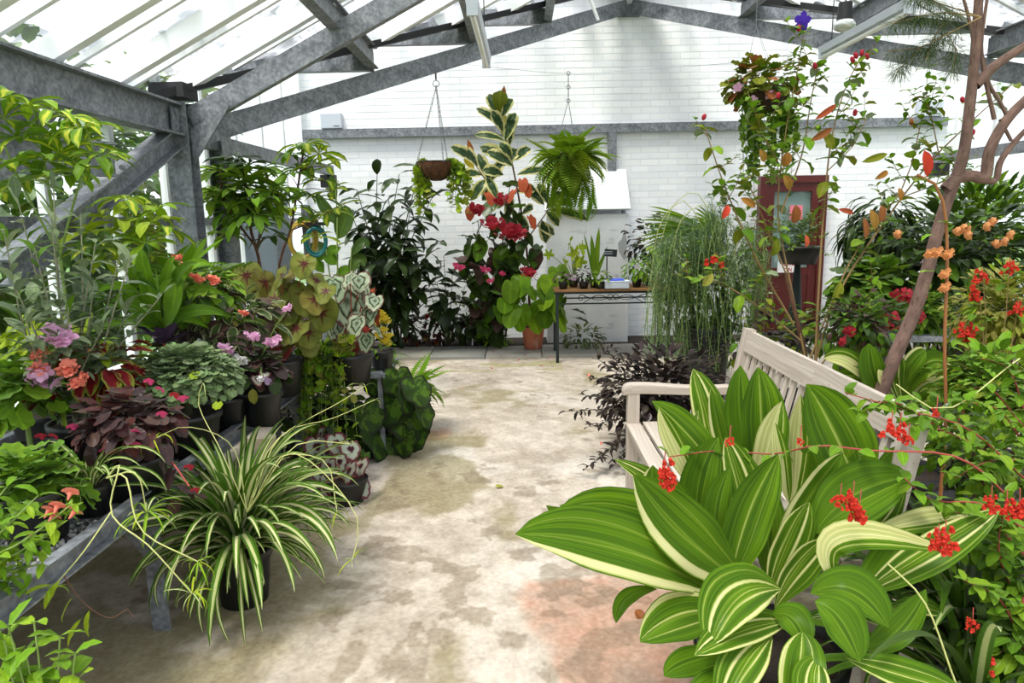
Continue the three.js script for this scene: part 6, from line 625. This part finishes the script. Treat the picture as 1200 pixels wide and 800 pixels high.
{ // aspidistra: every leaf drawn where it stands
  R = rng(420); const D = 1.76, c0 = P(905, 700, D), b = V(c0.x, 0, c0.z), p = new Plant('aspidistra', 'big cream-striped aspidistra spreading in front of the garden seat', 'plant', b); p.pot(0.2, 0.3);
  const A = L.asp, lf = (bs, m, t, w, k, db = 1.95, dt = db, o = {}) => { const dm = (db + dt) / 2; const k9 = 0.9; p.strap(P(...bs, db * k9), P(...m, dm * k9), P(...t, dt * k9), px(w, dm * k9), A[k], { pr: prof(0.9, 0.8), fold: 0.24, wave: 0.08, ...o }); };
  const UP = { face: V(-0.15, 0.8, 0.7) }, FR = { face: V(0, 0.25, 1) }, LF = { face: V(-0.2, 0.7, 0.75) };
  // behind, upright
  lf([840, 560], [832, 490], [812, 432], 44, 3, 2.35, 2.5, FR); lf([885, 570], [868, 495], [868, 428], 42, 5, 2.3, 2.4, FR); lf([890, 575], [893, 500], [888, 430], 58, 2, 2.25, 2.3, FR); lf([850, 570], [812, 515], [764, 470], 46, 2, 2.2, 2.2, UP); lf([830, 590], [795, 530], [772, 478], 30, 4, 2.1, 2.1, FR); lf([890, 600], [900, 530], [916, 470], 44, 4, 2.15, 2.2, FR); lf([930, 600], [935, 530], [938, 462], 36, 4, 2.2, 2.25, FR); lf([1010, 600], [985, 520], [945, 450], 82, 2, 2.1, 2.15, FR); lf([835, 600], [815, 545], [818, 480], 30, 3, 2.2, 2.3, FR); lf([860, 560], [845, 510], [833, 455], 26, 0, 2.35, 2.4, FR); lf([925, 590], [915, 540], [908, 495], 24, 4, 2.05, 2.05, FR); lf([960, 640], [940, 560], [930, 490], 60, 5, 2.2, 2.35, FR); lf([1000, 640], [1035, 570], [1062, 520], 55, 5, 2.15, 2.2, FR);
  // middle
  lf([820, 650], [818, 570], [842, 512], 52, 5, 2.05, 2.1, FR); lf([885, 655], [875, 580], [850, 512], 52, 3, 2.0, 2.1, FR); lf([845, 660], [838, 600], [855, 548], 36, 5, 1.95, 1.95, FR); lf([855, 690], [875, 610], [912, 532], 62, 2, 1.9, 1.95, FR); lf([900, 670], [945, 590], [988, 530], 42, 0, 1.9, 1.95, FR); lf([900, 700], [925, 640], [948, 588], 50, 3, 1.85, 1.85, FR); lf([908, 712], [938, 665], [972, 630], 44, 3, 1.82, 1.8, FR); lf([790, 640], [770, 590], [765, 545], 46, 0, 2.1, 2.15, FR); lf([800, 640], [785, 585], [720, 538], 36, 3, 2.15, 2.2, UP); lf([820, 660], [800, 600], [782, 560], 40, 5, 2.0, 2.0, FR); lf([905, 690], [900, 620], [905, 570], 44, 5, 2.0, 2.1, FR);
  // sweeping left
  lf([840, 695], [725, 640], [604, 626], 88, 0, 1.85, 1.62, LF); lf([850, 680], [755, 615], [652, 600], 80, 2, 1.95, 1.9, LF); lf([872, 682], [805, 628], [742, 556], 84, 0, 1.88, 1.8, LF); lf([830, 680], [720, 640], [640, 592], 40, 5, 2.0, 2.0, LF); lf([850, 720], [800, 722], [750, 752], 66, 1, 1.8, 1.68, UP); lf([770, 690], [735, 700], [722, 730], 22, 5, 1.9, 1.8, UP); lf([830, 650], [760, 610], [655, 592], 36, 2, 2.05, 2.0, LF);
  // towards the camera
  lf([915, 690], [862, 695], [832, 758], 76, 3, 1.78, 1.58, UP); lf([925, 728], [870, 735], [814, 768], 50, 3, 1.72, 1.55, UP); lf([905, 745], [870, 775], [845, 835], 60, 3, 1.65, 1.5, UP); lf([860, 765], [810, 775], [778, 792], 40, 5, 1.7, 1.6, UP); lf([940, 740], [940, 780], [925, 850], 60, 1, 1.6, 1.48, UP); lf([905, 720], [930, 725], [945, 760], 44, 5, 1.7, 1.6, UP); lf([960, 770], [950, 800], [960, 850], 50, 3, 1.55, 1.45, UP); lf([870, 790], [840, 810], [800, 830], 60, 5, 1.6, 1.5, UP);
  // right
  lf([955, 625], [1000, 580], [1068, 558], 76, 5, 1.85, 1.9, { face: V(0, 0.5, 0.85) }); lf([985, 690], [985, 630], [1112, 646], 42, 4, 1.7, 1.7, { face: V(0, 0.6, 0.8) }); lf([1010, 695], [1090, 650], [1172, 596], 48, 3, 1.75, 1.75, UP); lf([950, 695], [1000, 690], [1042, 735], 60, 5, 1.68, 1.6, UP); lf([955, 705], [985, 725], [1008, 775], 58, 5, 1.6, 1.52, UP); lf([1020, 625], [1085, 610], [1148, 602], 34, 4, 1.85, 1.9, UP); lf([1040, 715], [1075, 710], [1108, 720], 26, 1, 1.75, 1.75, UP); lf([985, 650], [1030, 610], [1060, 560], 34, 3, 1.9, 1.95, FR); lf([1010, 760], [1050, 740], [1085, 690], 40, 5, 1.65, 1.7, UP); lf([990, 770], [1060, 790], [1130, 810], 44, 1, 1.55, 1.5, UP); lf([1000, 700], [1040, 660], [1075, 600], 50, 5, 1.8, 1.9, UP);
  p.done();
  // a second one behind the seat
  R = rng(421); const c1 = P(1050, 470, 3.1), b1 = V(c1.x + 0.05, 0, c1.z), p1 = new Plant('aspidistra', 'smaller pale aspidistra growing behind the garden seat back', 'plant', b1); p1.pot(0.18, 0.3); for (const [bs, m, t, w, k] of [[[1040, 470], [1022, 440], [1018, 402], 34, 5], [[1035, 470], [1000, 425], [965, 420], 24, 4], [[1045, 475], [1040, 445], [1030, 430], 26, 4], [[1055, 475], [1080, 430], [1110, 425], 30, 2], [[1065, 480], [1100, 440], [1145, 445], 28, 4], [[1050, 470], [1065, 430], [1085, 410], 26, 0], [[1070, 480], [1090, 460], [1115, 470], 24, 5], [[1030, 465], [1000, 440], [985, 450], 24, 0], [[1060, 480], [1050, 440], [1055, 415], 26, 3]]) p1.strap(P(...bs, 3.0), P(...m, 2.95), P(...t, 2.95), px(w, 3), A[k], { pr: prof(0.85, 0.62), ...FR }); p1.done(); }
{ // scrambling scarlet begonia at lower right
  R = rng(430); const b = V(P(1185, 640, 1.9).x + 0.1, 0, -1.95), p = new Plant('fuchsia_begonia', 'arching small-leaved begonia with scarlet flower clusters at the right', 'plant', b); p.pot(0.2, 0.35);
  const o = (n) => ({ geos: G.ovate, mats: [...L.mid, L.fresh[1], L.mid[0]], n, from: 0.08, size: [0.04, 0.065], pitch: [-0.6, 0.6], smat: ST.red }), W = (l) => l.map(([u, v, d]) => P(u, v, d));
  for (const l of [[[1200, 560, 1.8], [1130, 500, 1.75], [1060, 480, 1.75], [990, 460, 1.8]], [[1200, 600, 1.7], [1120, 535, 1.65], [1020, 528, 1.7], [960, 522, 1.72], [905, 532, 1.85], [850, 528, 1.9], [785, 535, 1.72]], [[1190, 560, 1.9], [1140, 520, 1.9], [1090, 500, 1.9], [1050, 495, 1.9]], [[1200, 520, 1.9], [1170, 480, 1.9], [1130, 470, 1.9]], [[1200, 620, 1.7], [1150, 590, 1.65], [1090, 585, 1.65], [1060, 560, 1.65]], [[1190, 700, 1.7], [1170, 640, 1.6], [1180, 580, 1.6]], [[1200, 760, 1.5], [1170, 700, 1.5], [1130, 680, 1.5]], [[1200, 500, 2.0], [1150, 450, 2.0], [1120, 500, 2.0]], [[1200, 650, 1.6], [1160, 610, 1.6], [1120, 600, 1.6]], [[1200, 700, 1.5], [1190, 740, 1.5], [1160, 780, 1.5]], [[1200, 540, 1.8], [1160, 540, 1.8], [1120, 560, 1.8]], [[1100, 500, 1.75], [1040, 470, 1.75], [1010, 485, 1.75]], [[1180, 660, 1.7], [1140, 640, 1.7], [1100, 660, 1.7]], [[1200, 480, 2.0], [1180, 430, 2.0], [1150, 420, 2.0]]]) p.branch(W(l), 0.0035, 0.0016, o(30));
  for (const [u, v, d, rx, ry] of [[1150, 540, 1.95, 0.16, 0.12], [1185, 600, 1.8, 0.12, 0.14], [1190, 680, 1.65, 0.09, 0.12], [1100, 500, 2.1, 0.16, 0.1], [1195, 760, 1.5, 0.08, 0.12]]) p.cushion(P(u, v, d), V(rx, ry, 0.12), 130, { geos: G.ovate, mats: [...L.mid, L.dark[2]], size: [0.04, 0.06], tiny: true, low: -0.9, tilt: 0.4, fill: 0.3 });
  for (const [u, v, s] of [[778, 545, 0.042], [783, 555, 0.035], [985, 583, 0.03], [1008, 590, 0.042], [1000, 580, 0.03], [1108, 625, 0.045], [1100, 630, 0.03], [1162, 585, 0.03], [1180, 590, 0.035], [1195, 588, 0.035], [1045, 498, 0.035], [1055, 500, 0.03], [1065, 512, 0.02], [1162, 772, 0.035], [1140, 728, 0.025], [855, 515, 0.018], [938, 515, 0.014], [1098, 480, 0.014], [1150, 340, 0.0]]) if (s) { const q = P(u, v, 1.47); p.stem([q.clone().add(V(0.005, 0.03, -0.01)), q], 0.0015, 0.001, ST.red, 4); p.bloom(pick(G.hang), F.scarlet, q, rr(0, 6), 0, s); } p.bloom(G.bud, F.coral, P(978, 620, 1.6), 0, 0, 0.018, 'bud');
  for (const l of [[[1195, 420, 2.0], [1100, 480, 1.9], [1050, 450, 2.0]], [[1120, 800, 1.4], [1080, 700, 1.45], [1040, 660, 1.5]]]) p.stem(W(l), 0.0025, 0.002, ST.pale, 4); p.done(); }
{ R = rng(431); const q = P(1110, 790, 1.5), b = V(q.x + 0.12, 0, q.z - 0.05), c = V(b.x, 0.3, b.z), p = new Plant('spider_plant', 'green grassy spider plant in the lower right corner', 'plant', b); p.pot(0.14, 0.28); p.rosette(c, 90, { geos: G.strap, mats: [L.mid[1], L.spider[2], L.dark[2], L.mid[0]], size: [0.35, 0.55], pitch: [0.2, 1.4], r: 0.07 }); p.done(); }
{ R = rng(440); const q = P(935, 305, 6.4), b = V(q.x, 0, q.z), p = new Plant('pedestal_planter', 'bowl of wispy green sprigs on a stand before the red door', 'potted plant', b); mesh('stand', new THREE.CylinderGeometry(0.025, 0.1, q.y - 0.02, 14).translate(0, (q.y - 0.02) / 2, 0), M.iron, p.o); p.pot(0.2, 0.16, M.pot, q.y - 0.03); for (let k = 0; k < 26; k++) { const t = P(rr(895, 972), rr(245, 300), 6.35 + rr(-0.2, 0.2)); p.branch([V(q.x, q.y + 0.1, q.z), V(q.x, q.y + 0.2, q.z).lerp(t, 0.5), t], 0.003, 0.0015, { geos: G.small, mats: [L.mid[0], L.grey[0], L.mid[2]], n: 11, pairs: true, from: 0.25, size: [0.04, 0.07], pitch: [-0.3, 0.6] }); } p.done(); }
tuft('foliage_plant', 'low green leafy plant between the seat back and the red door', 441, 985, 385, 5.4, V(0.4, 0.28, 0.25), 170, { geos: G.lance, mats: [...L.mid, L.grey[0], L.fresh[1]], size: [0.1, 0.16], low: -0.9, tilt: 0.2, fill: 0.4 });
tuft('foliage_plant', 'dull bronze foliage below the trailing rosemary', 442, 905, 400, 5.0, V(0.3, 0.22, 0.2), 170, { geos: G.ovate, mats: [...L.brown, L.mid[1], L.olive[0]], size: [0.06, 0.1], low: -0.9, tilt: 0.3, fill: 0.4 });
{ R = rng(443); const b = V(P(1150, 700, 1.75).x, 0, -1.8), c = V(b.x, 0.34, b.z), p = new Plant('lilyturf_plant', 'dark grassy clump behind the lower right spider plant', 'plant', b); p.pot(0.13, 0.3); p.rosette(c, 130, { geos: G.strap, mats: [L.dark[0], L.mid[1], L.spider[2], L.deep[2]], size: [0.3, 0.5], pitch: [0.1, 1.4], r: 0.09 }); p.done(); }
/* ------------------------------------------------------------------ beyond the glass */
{ const out = (label, seed, x, z, rad, m) => { R = rng(seed); const b = V(x, -0.12, z), p = new Plant('outdoor_shrub', label, 'shrub', b, undefined); p.stem([b, V(x, rad.y * 0.9, z)], 0.05, 0.03, ST.brown); p.cushion(V(x, rad.y * 0.95, z), rad, 1500, { geos: G.ovate, mats: m, size: [0.16, 0.26], tiny: true, low: -0.8, tilt: 0.4, fill: 0.6 }); return p.done(); };
  out('green shrub outside the left windows by the back wall', 501, -4.2, -8.3, V(0.9, 1.7, 0.85), [L.mid[0], L.olive[0]]); out('leafy shrub outside the left windows behind the steel posts', 502, -4.3, -6.1, V(0.9, 1.6, 0.9), [L.mid[1], L.grey[0]]); out('green shrub outside the left windows behind the raking rafter', 503, -4.1, -3.8, V(0.9, 1.3, 0.95), [L.mid[0], L.dark[2]]); out('pale shrub outside the right windows', 504, 7.2, -6.8, V(0.8, 0.6, 0.9), [L.mid[0], L.grey[0]]); }
renderer.render(scene, camera);
